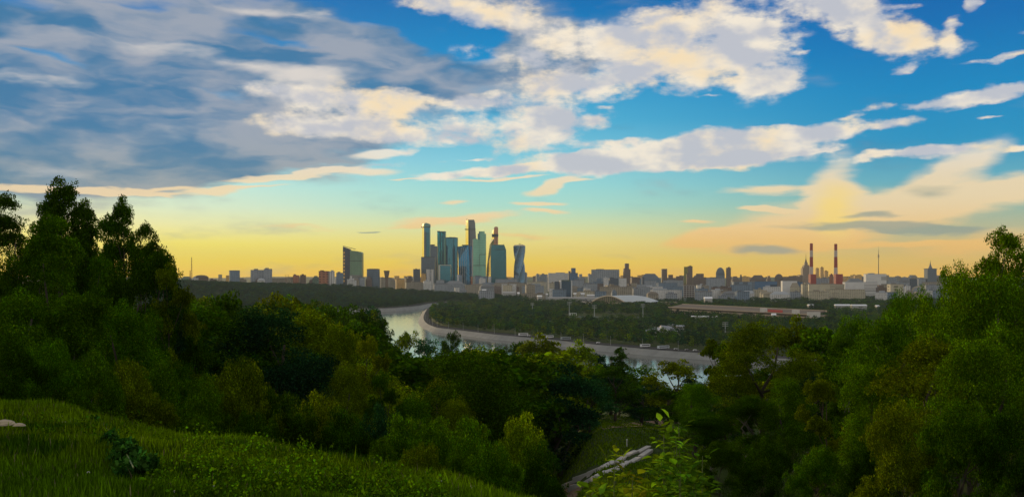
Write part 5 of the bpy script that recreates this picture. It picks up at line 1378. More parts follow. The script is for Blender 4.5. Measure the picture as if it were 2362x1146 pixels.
for a in (
    (1655, 788, 60, 95, 'ragged', 'olive', 'thin leafy tree overlapping the end of the embankment'),
    (1560, 838, 120, 120, 'round', 'olive', 'olive-brown tree in front of the glinting water'),
    (1600, 900, 120, 80, 'ragged', 'dark', 'dark ragged tree with water glints through its twigs'),
    (1540, 900, 90, 90, 'round', 'dark', 'dark tree beside the end of the dirt trail'),
    (1765, 753, 210, 72, 'round', 'olive', 'big broad tree beyond the end of the embankment'),
    (1700, 800, 120, 80, 'birch', 'dark', 'dark birch tucked before the big broad tree'),
    (1835, 748, 110, 90, 'round', 'olive', 'olive crown beyond the big broad tree'),
    (1900, 765, 120, 75, 'birch', 'green', 'green birch under the lone striped chimney'),
    (1990, 740, 140, 60, 'round', 'green', 'green dome-shaped tree under the telecom tower'),
    (1960, 790, 140, 55, 'birch', 'dark', 'dark tree beneath the green dome-shaped one'),
    (2075, 690, 120, 50, 'round', 'green', 'green treetop rising into the city band beside the dark upright box'),
    (2112, 690, 120, 44, 'round', 'green', 'green crown just before the big leafy tree'),
    (1640, 960, 120, 55, 'birch', 'dark', 'dark tree behind the broad-leaved saplings'),
    (1720, 920, 150, 48, 'birch', 'dark', 'dark drooping tree in the gloom under the big broad tree'),
    (1810, 880, 150, 46, 'round', 'green', 'green tree in the gloom beside the big broad tree'),
    (1900, 880, 140, 40, 'ragged', 'olive', 'rough leafy tree whose edge catches light near the gloom'),
    (1660, 1040, 120, 34, 'bush', 'dark', 'dark bush behind the bigger sapling'),
    (1760, 1020, 150, 36, 'bush', 'dark', 'dark bush in the gloom, one step on from the saplings'),
    (1890, 1040, 150, 26, 'bush', 'green', 'soft green bush low down in the gloom'),
    (1990, 1030, 150, 24, 'bush', 'dark', 'dark bush beneath the big leafy tree'),
    (2010, 850, 190, 34, 'round', 'bright', 'leafy tree forming the near skirt of the big leafy tree'),
    (2080, 745, 190, 36, 'round', 'green', 'leafy tree standing just ahead of the big leafy tree'),
    (2205, 632, 120, 32, 'round', 'bright', 'loose crown at the shoulder of the big leafy tree'),
    (2235, 645, 180, 29, 'round', 'bright', 'dense tree under the shoulder of the big leafy tree'),
    (2292, 548, 190, 27, 'ragged', 'bright', 'big leafy tree rising above the skyline, the highest on that side'),
    (2345, 585, 190, 28, 'round', 'green', 'leafy crown cut by the photo edge behind the big leafy tree'),
    (2290, 650, 260, 25, 'round', 'green', 'broad body of foliage beneath the highest leafy crown'),
    (2150, 800, 240, 25, 'round', 'olive', 'dense leafy tree in the lower middle of the big green wall'),
    (2290, 800, 240, 22, 'round', 'bright', 'dense leafy tree by the photo edge, halfway down the green wall'),
    (2080, 950, 200, 22, 'bush', 'olive', 'olive bush at the bottom of the green wall'),
    (2220, 940, 220, 20, 'bush', 'green', 'green bush at the bottom of the green wall'),
    (2340, 960, 200, 19, 'bush', 'dark', 'dark bush in the bottom corner of the green wall'),
): tree(*a, G5)

# --- further trees of the slope, filled in behind the ones above
ENV_X = [-200, 420, 500, 560, 620, 690, 740, 800, 850, 884, 905, 935, 965, 1000, 1060, 1100, 1200, 1250, 1300, 1350, 1400, 1430, 1480, 1500, 1600, 1645, 1660, 1740, 1850, 1900, 2000, 2060, 2150, 2250, 2362, 2600]
ENV_Y = [560, 705, 700, 725, 710, 700, 722, 722, 722, 740, 770, 775, 790, 785, 785, 800, 792, 795, 806, 806, 822, 822, 858, 850, 850, 880, 800, 770, 760, 785, 750, 715, 690, 640, 620, 620]
LAND = [(-100, 'below the sunset trees'), (330, 'below the small spire-like tree'), (470, 'under the grey joined blocks'), (600, 'under the brick pair'), (720, 'under the striped wing'), (815, 'under the slanted tower'),
        (900, 'under the flared tower'), (985, 'under the slender gold-sided tower'), (1040, 'under the convex tower'), (1105, 'under the sea-green towers'), (1150, 'under the horned tower'), (1198, 'under the twisted tower'),
        (1255, 'under the long pale slab'), (1323, 'under the dark blue square tower'), (1395, 'under the wide apartment slab'), (1446, 'under the two-stage high-rise'), (1500, 'under the pitched-roof block'), (1590, 'under the gold-flanked high-rise'),
        (1665, 'under the two dark high-rises'), (1740, 'under the blank warehouse'), (1820, 'under the light blue box building'), (1871, 'under the chimney beside the needle spire'), (1928, 'under the lone chimney'), (2026, 'under the telecom tower'), (2146, 'under the spired blue block'), (2300, 'inside the green wall')]
def where(px): return min(LAND, key=lambda l: abs(l[0] - px))[1]
rr_ = random.Random(5)
placed = []
for i_, px in enumerate(range(424, 862, 24)):
    d = (300, 250, 275)[i_ % 3]; env = float(np.interp(px, ENV_X, ENV_Y)) + (4, 12, 0, 9)[i_ % 4] - 10
    tone = ('green', 'dark', 'olive', 'blue-green', 'dark')[i_ % 5]
    tree(px, env, 105 if px < 800 else 84, d, 'round', tone, f'{tone} crown of the topmost row against the far wood, {ORDS[i_]} from the sunset group', 'crowns in the topmost row of the slope')
    placed.append(xy(px, d))
tries = 0
TN = ['dark', 'green', 'olive', 'yellow-green', 'blue-green', 'blackish']
WGT = [4, 5, 3, 2, 2, 3]
fill_n = 0
while fill_n < 128 and tries < 4000:
    tries += 1
    px = rr_.uniform(380, 2300); d = math.exp(rr_.uniform(math.log(60), math.log(440)))
    if 1270 < px < 1530 and d < 128: continue
    x, y = xy(px, d)
    if any((x - a) ** 2 + (y - b2) ** 2 < (0.030 * d + 2.2) ** 2 for a, b2 in placed): continue
    z0 = gz(x, y); H = rr_.uniform(11, 19); env = float(np.interp(px, ENV_X, ENV_Y)) + rr_.uniform(10, 40) + (12 if px > 880 else 0)
    if px > 1640: env += 60
    ztop = min(z0 + H, zt(env, d)); H = ztop - z0
    if H < 5: continue
    if rr_.random() < .3 and px > 900: continue
    kind = rr_.choice(['round', 'round', 'round', 'birch', 'willow', 'tall']); tone = rr_.choices(TN, WGT)[0]
    wpx = H * rr_.uniform(.62, .85) / d * F
    if kind == 'tall': wpx *= .6
    dd = 'near the river' if d > 260 else 'halfway down the slope' if d > 130 else 'high on the slope'
    kn = {'round': 'round-crowned', 'birch': 'drooping', 'willow': 'spreading', 'tall': 'narrow'}[kind]
    for e in ('', 'small ' if H < 9 else 'tall ' if H > 15 else 'middling '):
        lab = f'{e}{tone} {kn} tree {dd}, {where(px)}'
        if lab not in LABELS: break
    else:
        continue
    py = HY - ztop / d * F
    tree(px, py, wpx, d, kind, tone, lab, 'trees filling the wooded slope')
    placed.append((x, y)); fill_n += 1

# --- woods across the river: front row tree by tree, the rest as one mass
def far_mesh(name, pts, seed, label, cat):
    """pts: (x,y,z,w,h,tone)"""
    rng = np.random.default_rng(seed); protos = [proto(k, 'far', v)[0] for k, v in (('round', 0), ('round', 1), ('bush', 0), ('birch', 0))]
    pv = []
    for p in protos:
        a = np.empty(len(p.vertices) * 3, np.float32); p.vertices.foreach_get('co', a); pv.append(a.reshape(-1, 3))
    outv = []; cols = []
    for (x, y, z, w, h, tn) in pts:
        v = pv[rng.integers(0, 4)].reshape(-1, 4, 3); v = v[rng.permutation(len(v))[:170]].reshape(-1, 3)
        a = rng.uniform(0, 6.28); c, s_ = math.cos(a), math.sin(a)
        outv.append(np.stack([x + (v[:, 0] * c - v[:, 1] * s_) * w * 1.6, y + (v[:, 0] * s_ + v[:, 1] * c) * w * 1.6, z + v[:, 2] * h], 1))
        cols.append(np.repeat(np.array([[*tn, 1.0]]), len(v), 0))
    V = np.concatenate(outv); me = np_mesh(name, V, np.arange(len(V)), 4)
    at = me.color_attributes.new('tone', 'FLOAT_COLOR', 'POINT'); at.data.foreach_set('color', np.concatenate(cols).astype(np.float32).ravel())
    me.materials.append(WOODM)
    o = bpy.data.objects.new(name, me); col.objects.link(o); tag(o, label, cat, kind='stuff'); return o
def wood_mat():
    m, gm = new_mat('wood_foliage')
    at = gm.n('ShaderNodeAttribute'); at.attribute_name = 'tone'
    rnd = gm.n('ShaderNodeNewGeometry').outputs['Random Per Island']
    c = gm.vm('SCALE', at.outputs['Color'], None, gm.m('MULTIPLY_ADD', gm.m('POWER', rnd, 2.0), 1.1, 0.45))
    p = gm.n('ShaderNodeBsdfDiffuse'); gm.l.new(c, p.inputs['Color'])
    t = gm.n('ShaderNodeBsdfTranslucent'); gm.l.new(c, t.inputs[0])
    mx = gm.n('ShaderNodeMixShader'); mx.inputs[0].default_value = .25; gm.l.new(p.outputs[0], mx.inputs[1]); gm.l.new(t.outputs[0], mx.inputs[2])
    out(gm, mx.outputs[0]); return m
WOODM = wood_mat()
# places kept clear of trees: (px range, distance range)
CLEAR = [(1296, 1492, 1540, 1740), (1330, 1570, 2440, 2580), (1490, 1580, 1120, 1260), (1266, 1330, 2890, 3100), (1500, 1640, 2890, 3020), (1920, 2010, 1960, 2040)]
sA_, sB_ = np.array(xy(1543, 1850)), np.array(xy(1868, 1480))
def is_clear(px, d, x, y):
    for a, b2, c, e in CLEAR:
        if a < px < b2 and c < d < e: return True
    t = sB_ - sA_; L = np.linalg.norm(t); t = t / L; q = np.array([x, y]) - sA_; al = q @ t; pe = -q[0] * t[1] + q[1] * t[0]
    return -10 < al < L + 10 and -14 < pe < 40
rng = np.random.default_rng(11)
roadline = offset_line(inner, 0)
def wood_points(n, pxr, dr, cond, k=0.0105, hh=(12, 18), tones=None):
    o = []
    for _ in range(n):
        px = rng.uniform(*pxr); d = math.exp(rng.uniform(math.log(dr[0]), math.log(dr[1]))); x, y = xy(px, d)
        if not cond(px, d, x, y): continue
        z = gz(x, y) if d < 4500 else PLAIN
        w = k * d * rng.uniform(.7, 1.2); tn = TONE[tones[rng.integers(0, len(tones))]]; j = rng.uniform(.7, 1.25)
        o.append((x, y, z - 1, w, rng.uniform(*hh), (tn[0] * j, tn[1] * j, tn[2] * j + .004)))
    return o
def pen_ok(px, d, x, y):
    if is_clear(px, d, x, y): return False
    xa, ya = np.array([x]), np.array([y])
    if in_poly(xa, ya, RIVER)[0] or seg_dist(xa, ya, BANK_IN)[0] < 27: return False
    if seg_dist(xa, ya, BANK_OUT)[0] < 50: return False
    return True
pen = wood_points(9800, (960, 2420), (700, 3350), lambda px, d, x, y: pen_ok(px, d, x, y) and (d < np.interp(px, [960, 1150, 1250, 1400, 1560, 1640, 1800, 2400], [2400, 3000, 2700, 2650, 2800, 3300, 3250, 3300])), 0.0085, (10, 15), tones=['dark', 'green', 'green', 'olive', 'blue-green', 'blackish'])
# belts of trees between the city blocks
pen += wood_points(700, (1200, 2250), (2650, 3900), lambda px, d, x, y: math.sin(px * .035 + d * .002) + math.sin(d * .006) > .55, 0.006, (8, 13), tones=['dark', 'blackish'])
far_mesh('park_woods', pen, 3, 'dense park woodland filling the land inside the river bend', 'woods')
def left_ok(px, d, x, y):
    xa, ya = np.array([x]), np.array([y])
    return not in_poly(xa, ya, RIVER)[0] and seg_dist(xa, ya, BANK_OUT)[0] > 26 and y > float(np.interp(x, [-3000, -1100, -500, WP(888, 718.5)[0], WP(972, 712)[0], -170, 100], [2300, 2000, 2080, WP(888, 718.5)[1], WP(972, 712)[1], 2760, 2900]))
lf_ = wood_points(7500, (150, 1240), (1950, 3350), left_ok, 0.0075, (12, 18), tones=['dark', 'blue-green', 'blackish', 'dark'])
far_mesh('hillside_woods', lf_, 4, 'dark wooded hillside across the river, under the slanted tower', 'woods')
# single trees along the embankment
cnt = 0; park = []
line32 = np.array(offset_line(inner, 25))
seg = np.hypot(*(line32[1:] - line32[:-1]).T); cum = np.concatenate([[0], np.cumsum(seg)])
s0 = cum[0]; pos = 0.0
while pos < cum[-1] and cnt < 110:
    q = np.array([np.interp(pos, cum, line32[:, 0]), np.interp(pos, cum, line32[:, 1])]); q = q + rng.uniform(-3.5, 3.5, 2)
    px = CX + q[0] / q[1] * F
    if 960 < px < 1720 and q[1] < 2300 and not is_clear(px, q[1], q[0], q[1]) and seg_dist(np.array([q[0]]), np.array([q[1]]), BANK_IN)[0] > 19:
        me = proto('round' if cnt % 3 else 'birch', 'far', cnt % 2)[0]
        o = bpy.data.objects.new('park_tree', me); col.objects.link(o)
        o.location = (q[0], q[1], PLAIN); h = rng.uniform(9, 14); w = rng.uniform(11, 15); o.scale = (w, w, h); o.rotation_euler = (0, 0, rng.uniform(0, 6))
        tname = ['dark', 'green', 'olive', 'blue-green', 'yellow-green'][rng.integers(0, 5)]; tn = TONE[tname]; o.color = (*tn, 1)
        park.append((px, f'{"lower" if h < 11.5 else "taller"} {tname} tree', where(px), o)); cnt += 1
    pos += rng.uniform(9, 16)

ORD = ['first', 'second', 'third', 'fourth', 'fifth', 'sixth', 'seventh', 'eighth', 'ninth', 'tenth', 'eleventh', 'twelfth', 'thirteenth', 'fourteenth', 'fifteenth']
park.sort(key=lambda q: q[0]); seen = {}
for px, what, wh_, o in park:
    k_ = seen.get((what, wh_), 0); seen[(what, wh_)] = k_ + 1
    tag(o, f'{what}, embankment row {wh_}' + (f', {ORD[k_ % 15]} from the bend' if True else ''), 'tree', 'row of trees behind the embankment road')

# ------------------------------------------------------------------ foreground meadow
def hit(px, py, d0=3.0, d1=480.0):
    """where the line of sight through (px,py) meets the ground"""
    ds_ = np.geomspace(d0, d1, 700); x = (px - CX) / F * ds_; zr = (HY - py) / F * ds_
    gk = ground(x, ds_); below = np.nonzero(zr <= gk)[0]
    d = ds_[below[0]] if len(below) else d1
    return (px - CX) / F * d, d, gz((px - CX) / F * d, d)

def blades(name, X, Y, hgt, wid, tones, label, cat='grass', lean=.35, seed=1):
    rng = np.random.default_rng(seed); n = len(X); Z = ground(X, Y) - .02
    a = rng.uniform(0, 6.283, n); la = rng.uniform(0, 6.283, n); ln = rng.uniform(0, lean, n) * hgt
    bx, by = np.cos(a) * wid, np.sin(a) * wid; lx, ly = np.cos(la) * ln, np.sin(la) * ln
    P0 = np.stack([X - bx, Y - by, Z], 1); P1 = np.stack([X + bx, Y + by, Z], 1)
    P2 = np.stack([X + bx * .8 + lx * .3, Y + by * .8 + ly * .3, Z + hgt * .55], 1); P3 = np.stack([X - bx * .8 + lx * .3, Y - by * .8 + ly * .3, Z + hgt * .55], 1)
    P4 = np.stack([X + lx, Y + ly, Z + hgt * (1 - .25 * ln / hgt)], 1)
    V = np.stack([P0, P1, P2, P3, P4], 1).reshape(-1, 3); b = (np.arange(n) * 5)[:, None]
    T = np.concatenate([b + 0, b + 1, b + 2, b + 0, b + 2, b + 3, b + 3, b + 2, b + 4], 1)
    me = np_mesh(name, V, T, 3)
    at = me.color_attributes.new('tone', 'FLOAT_COLOR', 'POINT')
    at.data.foreach_set('color', np.repeat(np.concatenate([tones, np.ones((n, 1))], 1), 5, 0).astype(np.float32).ravel())
    me.materials.append(WOODM)
    o = bpy.data.objects.new(name, me); col.objects.link(o); tag(o, label, cat, kind='stuff'); return o

def patch(X, Y, s, seed):
    """smooth value noise 0..1"""
    rng = np.random.default_rng(seed); G = rng.uniform(0, 1, (64, 64)); x = np.mod(X / s + 100, 63); y = np.mod(Y / s + 100, 63)
    i, j = x.astype(int), y.astype(int); fx, fy = x - i, y - j; fx = fx * fx * (3 - 2 * fx); fy = fy * fy * (3 - 2 * fy)
    return (G[i, j] * (1 - fx) + G[i + 1, j] * fx) * (1 - fy) + (G[i, j + 1] * (1 - fx) + G[i + 1, j + 1] * fx) * fy

def meadow():
    rng = np.random.default_rng(21); n = 330000
    d = np.exp(rng.uniform(math.log(5.2), math.log(26), n)); u = rng.uniform(-0.60, 0.12, n) ; X = u * d; Y = d
    keep = rng.uniform(0, 1, n) < np.clip(.35 + patch(X, Y, .9, 2), 0, 1); X, Y, d = X[keep], Y[keep], d[keep]; n = len(X)
    p1 = patch(X, Y, 1.6, 3)[:, None]; p2 = patch(X, Y, .5, 4)[:, None]
    A = np.array([[0.085, 0.195, 0.002]]); B = np.array([[0.165, 0.270, 0.002]]); Cc = np.array([[0.040, 0.100, 0.002]])
    t = A * (1 - p1) + B * p1; t = t * (.55 + .75 * p2); t = np.where(p2 < .22, Cc, t)
    dry = rng.uniform(0, 1, n) < .035; t[dry] = [0.16, 0.15, 0.07]
    h = rng.uniform(.05, .17, n) * (.4 + 1.2 * patch(X, Y, .8, 5)); tall = rng.uniform(0, 1, n) < .006; h[tall] *= 1.7; h *= .85
    blades('meadow_grass', X, Y, h, rng.uniform(.004, .009, n) * (d / 10) ** .5, t, 'long green meadow grass on the brow in front of the bushes', seed=5)
    n = 60000
    d = np.exp(rng.uniform(math.log(14), math.log(150), n)); px = rng.uniform(1230, 1640, n); X = (px - CX) / F * d; Y = d
    p1 = patch(X, Y, 6, 3)[:, None]; t = np.array([[0.075, 0.165, 0.002]]) * (1 - p1) + np.array([[0.150, 0.220, 0.002]]) * p1
    q = [hit(*p_)[:2] for p_ in ((1303, 1124), (1360, 1100), (1418, 1073), (1468, 1051), (1504, 1036))]
    k_ = seg_dist(X, Y, q) > .75; X, Y, d, t = X[k_], Y[k_], d[k_], t[k_]; n = len(X)
    blades('lower_meadow_grass', X, Y, rng.uniform(.06, .22, n), .010 * (d / 20), t, 'short grass of the lower meadow beside the slab path', seed=6)
meadow()

def leaf_mesh_pts(p, ax, up, ln, w):
    """one pointed leaflet folded along its midrib: 6 points, 4 faces"""
    ax = ax / np.linalg.norm(ax); sd = np.cross(ax, up); sd /= np.linalg.norm(sd) + 1e-9; nn = np.cross(sd, ax)
    f = lambda a, b, c: tuple(p + ax * ln * a + sd * w * b + nn * w * c)
    vs = [f(0, 0, 0), f(.35, 1, .35), f(.72, .62, .2), f(1, 0, -.25), f(.72, -.62, .2), f(.35, -1, .35), f(.4, 0, 0), f(.74, 0, -.03)]
    return vs, [(0, 1, 6), (1, 2, 7, 6), (2, 3, 7), (0, 6, 5), (5, 6, 7, 4), (4, 7, 3)]

SAP = leaf_mat('sapling_leaf', .45, .45)
STEM = plain('green_stem', (0.10, 0.14, 0.03), .6)
def sapling(px, ptop, d, spread, nst, tone, label, seed, ll=.085):
    rng = np.random.default_rng(seed); x, y = xy(px, d); z0 = gz(x, y); H = zt(ptop, d) - z0
    r = empty('maple_sapling', (x, y, z0 - .03)); tag(r, label, 'sapling', 'broad-leaved saplings at the bottom edge')
    lv = MB()
    for k in range(nst):
        a = rng.uniform(0, 6.28); sp = rng.uniform(.15, 1) * spread; h = H * (1.0 if k == 0 else rng.uniform(.55, .95))
        if k == 0: sp *= .15
        pts = [np.array([sp * math.cos(a) * (t ** 1.5), sp * math.sin(a) * (t ** 1.5), h * t]) for t in np.linspace(0, 1, 9)]
        MB().tube([tuple(p) for p in pts], [.009 - .0008 * i for i in range(9)], 5).build('stem', STEM, r)
        t = .25; side = 0
        while t < 1.01:
            i = min(7, int(t * 8)); f = t * 8 - i; p = pts[i] * (1 - f) + pts[min(8, i + 1)] * f
            for s_ in (0, math.pi):
                aa = a + side * 1.3 + s_ + rng.uniform(-.4, .4); el = rng.uniform(.0, .55) + (0.5 if t > .9 else 0)
                dv = np.array([math.cos(aa) * math.cos(el), math.sin(aa) * math.cos(el), math.sin(el)])
                L = rng.uniform(.09, .16) * (1.15 - .45 * t); q = p + dv * L * .45
                lv.tube([tuple(p), tuple(p + dv * L)], .0018, 3)
                up = np.array([0, 0, 1.0]) + rng.normal(size=3) * .25
                sd = np.cross(dv, up); sd /= np.linalg.norm(sd)
                for (o_, dr, sc_) in ((1.0, dv, 1.15), (.62, dv * .55 + sd * .85, .95), (.62, dv * .55 - sd * .85, .95), (.25, dv * .4 + sd * .9, .75), (.25, dv * .4 - sd * .9, .75)):
                    l_ = ll * sc_ * rng.uniform(.8, 1.2) * (1.1 - .35 * t)
                    dr = dr + np.array([0, 0, -.28]) + rng.normal(size=3) * .12
                    lv.add(*leaf_mesh_pts(p + dv * L * o_, dr, up, l_, l_ * .30))
            side += 1; t += rng.uniform(.06, .09)
    o = lv.build('leaves', SAP, r); o.color = (tone[0] * 1.1, tone[1] * 1.1, tone[2], 1)
sapling(1575, 972, 6.2, .19, 6, (0.10, 0.20, 0.012), 'tall broad-leaved sapling at the bottom edge, with the topmost light-green sprig', 1)
sapling(1532, 992, 6.5, .14, 4, (0.12, 0.22, 0.012), 'sapling with a bright splayed sprig beside the tall broad-leaved one', 2)
sapling(1618, 1040, 6.0, .17, 5, (0.08, 0.17, 0.010), 'darker sapling on the gloom side of the tall broad-leaved one', 3)
sapling(1412, 1058, 6.0, .20, 5, (0.16, 0.24, 0.010), 'yellowish sapling in front of the slab path', 4)
sapling(1455, 1085, 5.6, .18, 4, (0.15, 0.18, 0.010), 'low brownish-yellow sapling between the slab path and the tall sapling', 5)
sapling(1575, 1075, 5.5, .22, 7, (0.07, 0.16, 0.012), 'low dense sapling at the foot of the tall broad-leaved one', 6)
sapling(1390, 1110, 5.4, .16, 4, (0.09, 0.17, 0.012), 'lowest sapling, beneath the yellowish one', 7)

def vine():
    x0, y0, z0 = hit(245, 1040); r = empty('vine_thicket', (x0, y0, z0)); tag(r, 'dark arching vine with bigger leaves trailing through the meadow grass', 'vine')
    rng = np.random.default_rng(8); pts = []
    for px, py in ((182, 968), (205, 967), (228, 975), (250, 990), (268, 1010), (282, 1030), (295, 1052), (308, 1078)):
        x, y, z = hit(px, py); y *= .90; x = (px - CX) / F * y; pts.append((x - x0, y - y0, (HY - py) / F * y - z0))
    lobes = []
    for i in range(len(pts) - 1):
        a, b = np.array(pts[i]), np.array(pts[i + 1])
        for t in (0, .33, .66): q = a + (b - a) * t; lobes.append((q[0] + rng.normal() * .05, q[1] + rng.normal() * .05, q[2] - .05 + rng.normal() * .03, rng.uniform(.05, .11), .9)); lobes.append((q[0] - .05, q[1], q[2] - .12, .07, 1))
    v = leaf_cloud(rng, lobes, 5200, .055, .6); me = np_mesh('leaves', v, np.arange(len(v)), 4); me.materials.append(LEAF)
    o = bpy.data.objects.new('leaves', me); col.objects.link(o); o.parent = r; o.color = (0.030, 0.100, 0.016, 1)
    MB().tube(pts, .006, 5).build('stem', STEM, r)
vine()

def weeds():
    rng = np.random.default_rng(9); lobes = []
    for _ in range(420):
        px = rng.uniform(-30, 1250); edge = float(np.interp(px, [-30, 300, 520, 1000, 1250], [945, 975, 1010, 1100, 1140])); py = rng.uniform(edge, 1180); x, y, z = hit(px, py)
        if patch(np.array([x]), np.array([y]), 1.3, 12)[0] < .60: continue
        s_ = rng.uniform(.05, .12); h = rng.uniform(.06, .30)
        for j in range(4): lobes.append((x + rng.normal() * .06, y + rng.normal() * .06, z + h * (j + 1) / 4, s_ * (1 - j * .15), .8))
    v = leaf_cloud(rng, lobes, 9000, .030, .8); me = np_mesh('weeds', v, np.arange(len(v)), 4); me.materials.append(LEAF)
    o = bpy.data.objects.new('weeds', me); col.objects.link(o); o.color = (0.050, 0.120, 0.002, 1); tag(o, 'low broad-leaved weeds mixed through the meadow grass', 'weeds', kind='stuff')
weeds()

PETAL = plain('petal', (0.55, 0.56, 0.42), .6, var=.1, scale=20)
def umbel(px, py, label, size=.05, h=.45, first=None):
    x, y, z = hit(px, py + 12); rng = random.Random(px)
    zz = (HY - py) / F * y; h = min(max(.15, zz - z), .7); z = zz - h
    r = empty('umbel_flower', (x, y, z), rng.uniform(0, 6)); tag(r, label, 'flower', 'white umbel flowers in the meadow')
    MB().tube([(0, 0, 0), (.01, .01, h * .5), (0, 0, h - size * .6)], [.004, .003, .002], 4).build('stem', STEM, r)
    b = MB(); n = 15
    for i in range(n):
        a = i * 2.4; q = size * math.sqrt(i / n); p = (q * math.cos(a), q * math.sin(a), h - q * q * 3)
        b.tube([(0, 0, h - size * .6), p], .001, 3); rr2 = size * .16
        b.loft([[(p[0] + rr2 * math.cos(t), p[1] + rr2 * math.sin(t), p[2]) for t in (0, 1.26, 2.5, 3.77, 5)], [(p[0] + rr2 * .5 * math.cos(t), p[1] + rr2 * .5 * math.sin(t), p[2] + rr2 * .5) for t in (0, 1.26, 2.5, 3.77, 5)]])
    b.build('flower_head', PETAL, r)
for px, py, lab in ((152, 958, 'white umbel flower nearest the photo border, on the brow'), (149, 972, 'white umbel just under the one nearest the border'), (215, 946, 'white umbel at the start of the cluster behind the vine'),
                    (227, 943, 'highest white umbel of the cluster behind the vine'), (244, 946, 'white umbel at the end of the cluster behind the vine'), (262, 952, 'small white umbel right of the cluster behind the vine'.replace('right of', 'just past')),
                    (333, 955, 'white umbel alone before the olive bush on the brow'), (346, 964, 'white umbel low beside the one before the olive bush'), (318, 962, 'half-hidden white umbel before the olive bush'),
                    (609, 1082, 'white umbel in open grass under the pale rounded shrub'), (640, 1088, 'small white umbel next to the open-grass one under the rounded shrub'), (895, 1076, 'white umbel at the grass edge under the blackish bush'),
                    (915, 1082, 'second white umbel along the grass edge under the blackish bush'), (1010, 1108, 'white umbel at the dipping grass edge near the spiky bush'), (1085, 1120, 'white umbel where the grass edge leaves the photo')):
    umbel(px, py, lab)
def daisy(px, py, label):
    x, y, z = hit(px, py + 10); zz = (HY - py) / F * y
    r = empty('small_white_flower', (x, y, zz - .25)); tag(r, label, 'flower', 'small white flowers low in the meadow')
    MB().tube([(0, 0, 0), (0, 0, .25)], .002, 3).build('stem', STEM, r)
    MB().cyl(0, 0, .245, .256, .014, .010, 7).build('petals', plain('petal_white', (.75, .75, .7), .6), r)
for px, py, lab in ((341, 1094, 'small white flower in the grass under the vine tip'), (389, 1117, 'small white flower near the bottom border, first of a loose pair'), (401, 1133, 'small white flower touching the bottom border, second of a loose pair'),
                    (494, 1120, 'small white flower in the dark grass under the bushes'), (603, 1130, 'small white flower at the bottom border under the rounded shrub'), (250, 1138, 'small white flower at the bottom border below the vine'), (204, 1088, 'small white flower in dim grass beside the vine')):
    daisy(px, py, lab)

def drape(name, rows, mat, lift=.06):
    """a sheet laid on the ground between two rows of photo points"""
    A = [hit(*p) for p in rows[0]]; Bm = [hit(*p) for p in rows[1]]
    vs = []; K = 4
    for k in range(K + 1):
        for a, b2 in zip(A, Bm):
            t = k / K; x = a[0] + (b2[0] - a[0]) * t; y = a[1] + (b2[1] - a[1]) * t; vs.append((x, y, gz(x, y) + lift))
    n = len(A); tag(MB().add(vs, [(k * n + i, k * n + i + 1, (k + 1) * n + i + 1, (k + 1) * n + i) for k in range(K) for i in range(n - 1)]).build(name, mat), kind='structure')
DIRT = plain('bare_dirt', (0.20, 0.13, 0.075), .95, var=.35, scale=1.5)
drape('dirt_trail', [[(1385, 990), (1410, 984), (1440, 978), (1480, 973), (1530, 970)], [(1392, 992), (1420, 988), (1450, 985), (1485, 985), (1530, 986)]], DIRT)
drape('sand_patch', [[(1290, 1122), (1310, 1119), (1335, 1118), (1365, 1115)], [(1255, 1150), (1290, 1152), (1330, 1150), (1400, 1140)]], DIRT)
SLAB = plain('weathered_concrete', (0.42, 0.40, 0.37), .9, var=.14, scale=1.6)
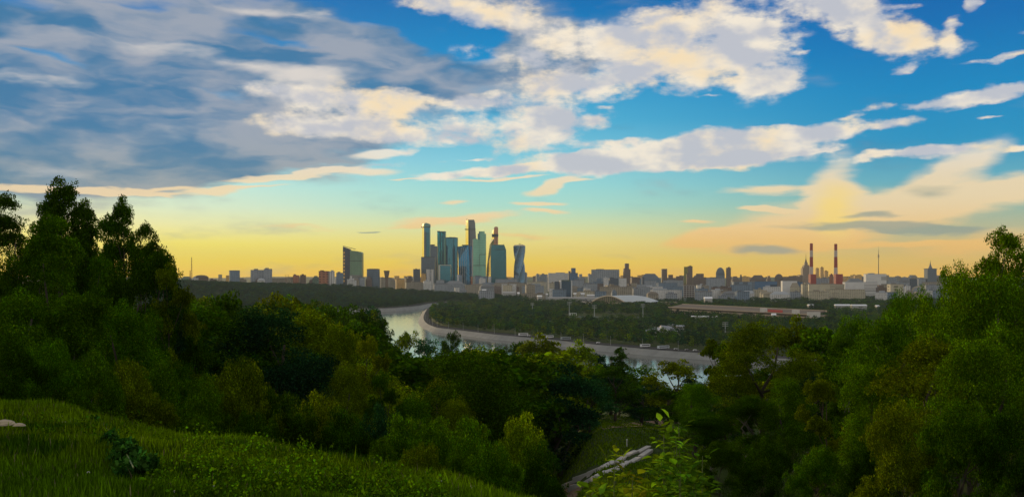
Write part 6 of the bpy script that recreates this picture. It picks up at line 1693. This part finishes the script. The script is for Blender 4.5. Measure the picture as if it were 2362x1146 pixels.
def slabs():
    up = [(1303, 1121), (1332, 1107), (1360, 1094), (1389, 1082), (1418, 1067), (1443, 1054), (1468, 1043), (1500, 1030)]
    lo = [(1320, 1127), (1350, 1116), (1378, 1103), (1402, 1091), (1430, 1078), (1452, 1067), (1474, 1058), (1504, 1042)]
    nm = ['first', 'second', 'third', 'fourth', 'fifth', 'sixth', 'seventh']
    for row, pts in (('upper', up), ('lower', lo)):
        for i in range(7):
            a, b2 = hit(*pts[i]), hit(*pts[i + 1]); dx_, dy_ = b2[0] - a[0], b2[1] - a[1]; L = math.hypot(dx_, dy_); rnd = random.Random(i * 3 + len(row) + (row == 'lower'))
            z = max(gz(a[0] + (b2[0] - a[0]) * t_, a[1] + (b2[1] - a[1]) * t_) - (a[2] + (b2[2] - a[2]) * t_) for t_ in (0, .25, .5, .75, 1)) + (a[2] + b2[2]) / 2; w = .19
            c = MB(); e = .03
            c.loft([[(-L / 2 + e, -w, -.35), (L / 2 - e * 2, -w, -.35), (L / 2 - e * 2, w, -.35), (-L / 2 + e, w, -.35)], [(-L / 2 + e, -w, .0), (L / 2 - e * 2, -w, .0), (L / 2 - e * 2, w, .0), (-L / 2 + e, w, .0)], [(-L / 2 + 2 * e, -w + e, .03), (L / 2 - 3 * e, -w + e, .03), (L / 2 - 3 * e, w - e, .03), (-L / 2 + 2 * e, w - e, .03)]])
            o = c.build('path_slab', SLAB, None, ((a[0] + b2[0]) / 2, (a[1] + b2[1]) / 2, z + .06)); o.rotation_euler = (rnd.uniform(-.02, .02), -math.atan2(b2[2] - a[2], L), math.atan2(dy_, dx_) + rnd.uniform(-.04, .04))
            tag(o, f'weathered grey slab, {nm[i]} in the {row} row counting up from the sand patch', 'slab', 'concrete slabs of the meadow path')
slabs()
def stone(px, py, w, label, seed):
    x, y, z = hit(px, py); rng = np.random.default_rng(seed); rings = []
    for k in range(5):
        t = k / 4; rad = w * math.sqrt(max(.02, 1 - t * t)); rings.append([(rad * math.cos(a) * rng.uniform(.8, 1.1), rad * .7 * math.sin(a) * rng.uniform(.8, 1.1), (t * w * .45 - .02)) for a in np.linspace(0, 5.6, 9)])
    o = MB().loft(rings).build('pale_stone', plain('pale_rock', (0.36, 0.31, 0.22), .95, var=.5, scale=14), None, (x, y, z + .12), smooth=False); tag(o, label, 'stone')
stone(10, 1000, .13, 'pale flat stone at the photo border in the meadow, larger of two', 3)
stone(44, 1003, .07, 'small pale stone lying next to the larger flat one in the meadow', 4)
stone(1300, 1140, .22, 'pale rubble stone on the sand patch at the bottom edge', 5)
def meadow_signpost():
    x, y, z = hit(1446, 1030); r = empty('marker_post', (x, y, z)); tag(r, 'thin pale marker post standing alone on the lower meadow', 'post')
    MB().box(-.035, .035, -.035, .035, -.1, .42).build('post', plain('pale_post', (.55, .55, .5), .7), r); MB().box(-.05, .05, -.05, .05, .42, .52).build('cap', plain('pale_post', (.55, .55, .5), .7), r)
meadow_signpost()

# ------------------------------------------------------------------ haze
def haze():
    b = MB().box(-9200, 9200, -300, 12200, -95, 335)
    m, gm = new_mat('haze')
    v = gm.n('ShaderNodeVolumePrincipled')
    v.inputs['Color'].default_value = (0.74, 0.88, 0.97, 1)
    v.inputs['Density'].default_value = 3.1e-5
    v.inputs['Anisotropy'].default_value = 0.0
    o = gm.n('ShaderNodeOutputMaterial'); gm.l.new(v.outputs[0], o.inputs['Volume'])
    tag(b.build('haze', m), kind='stuff')
haze()
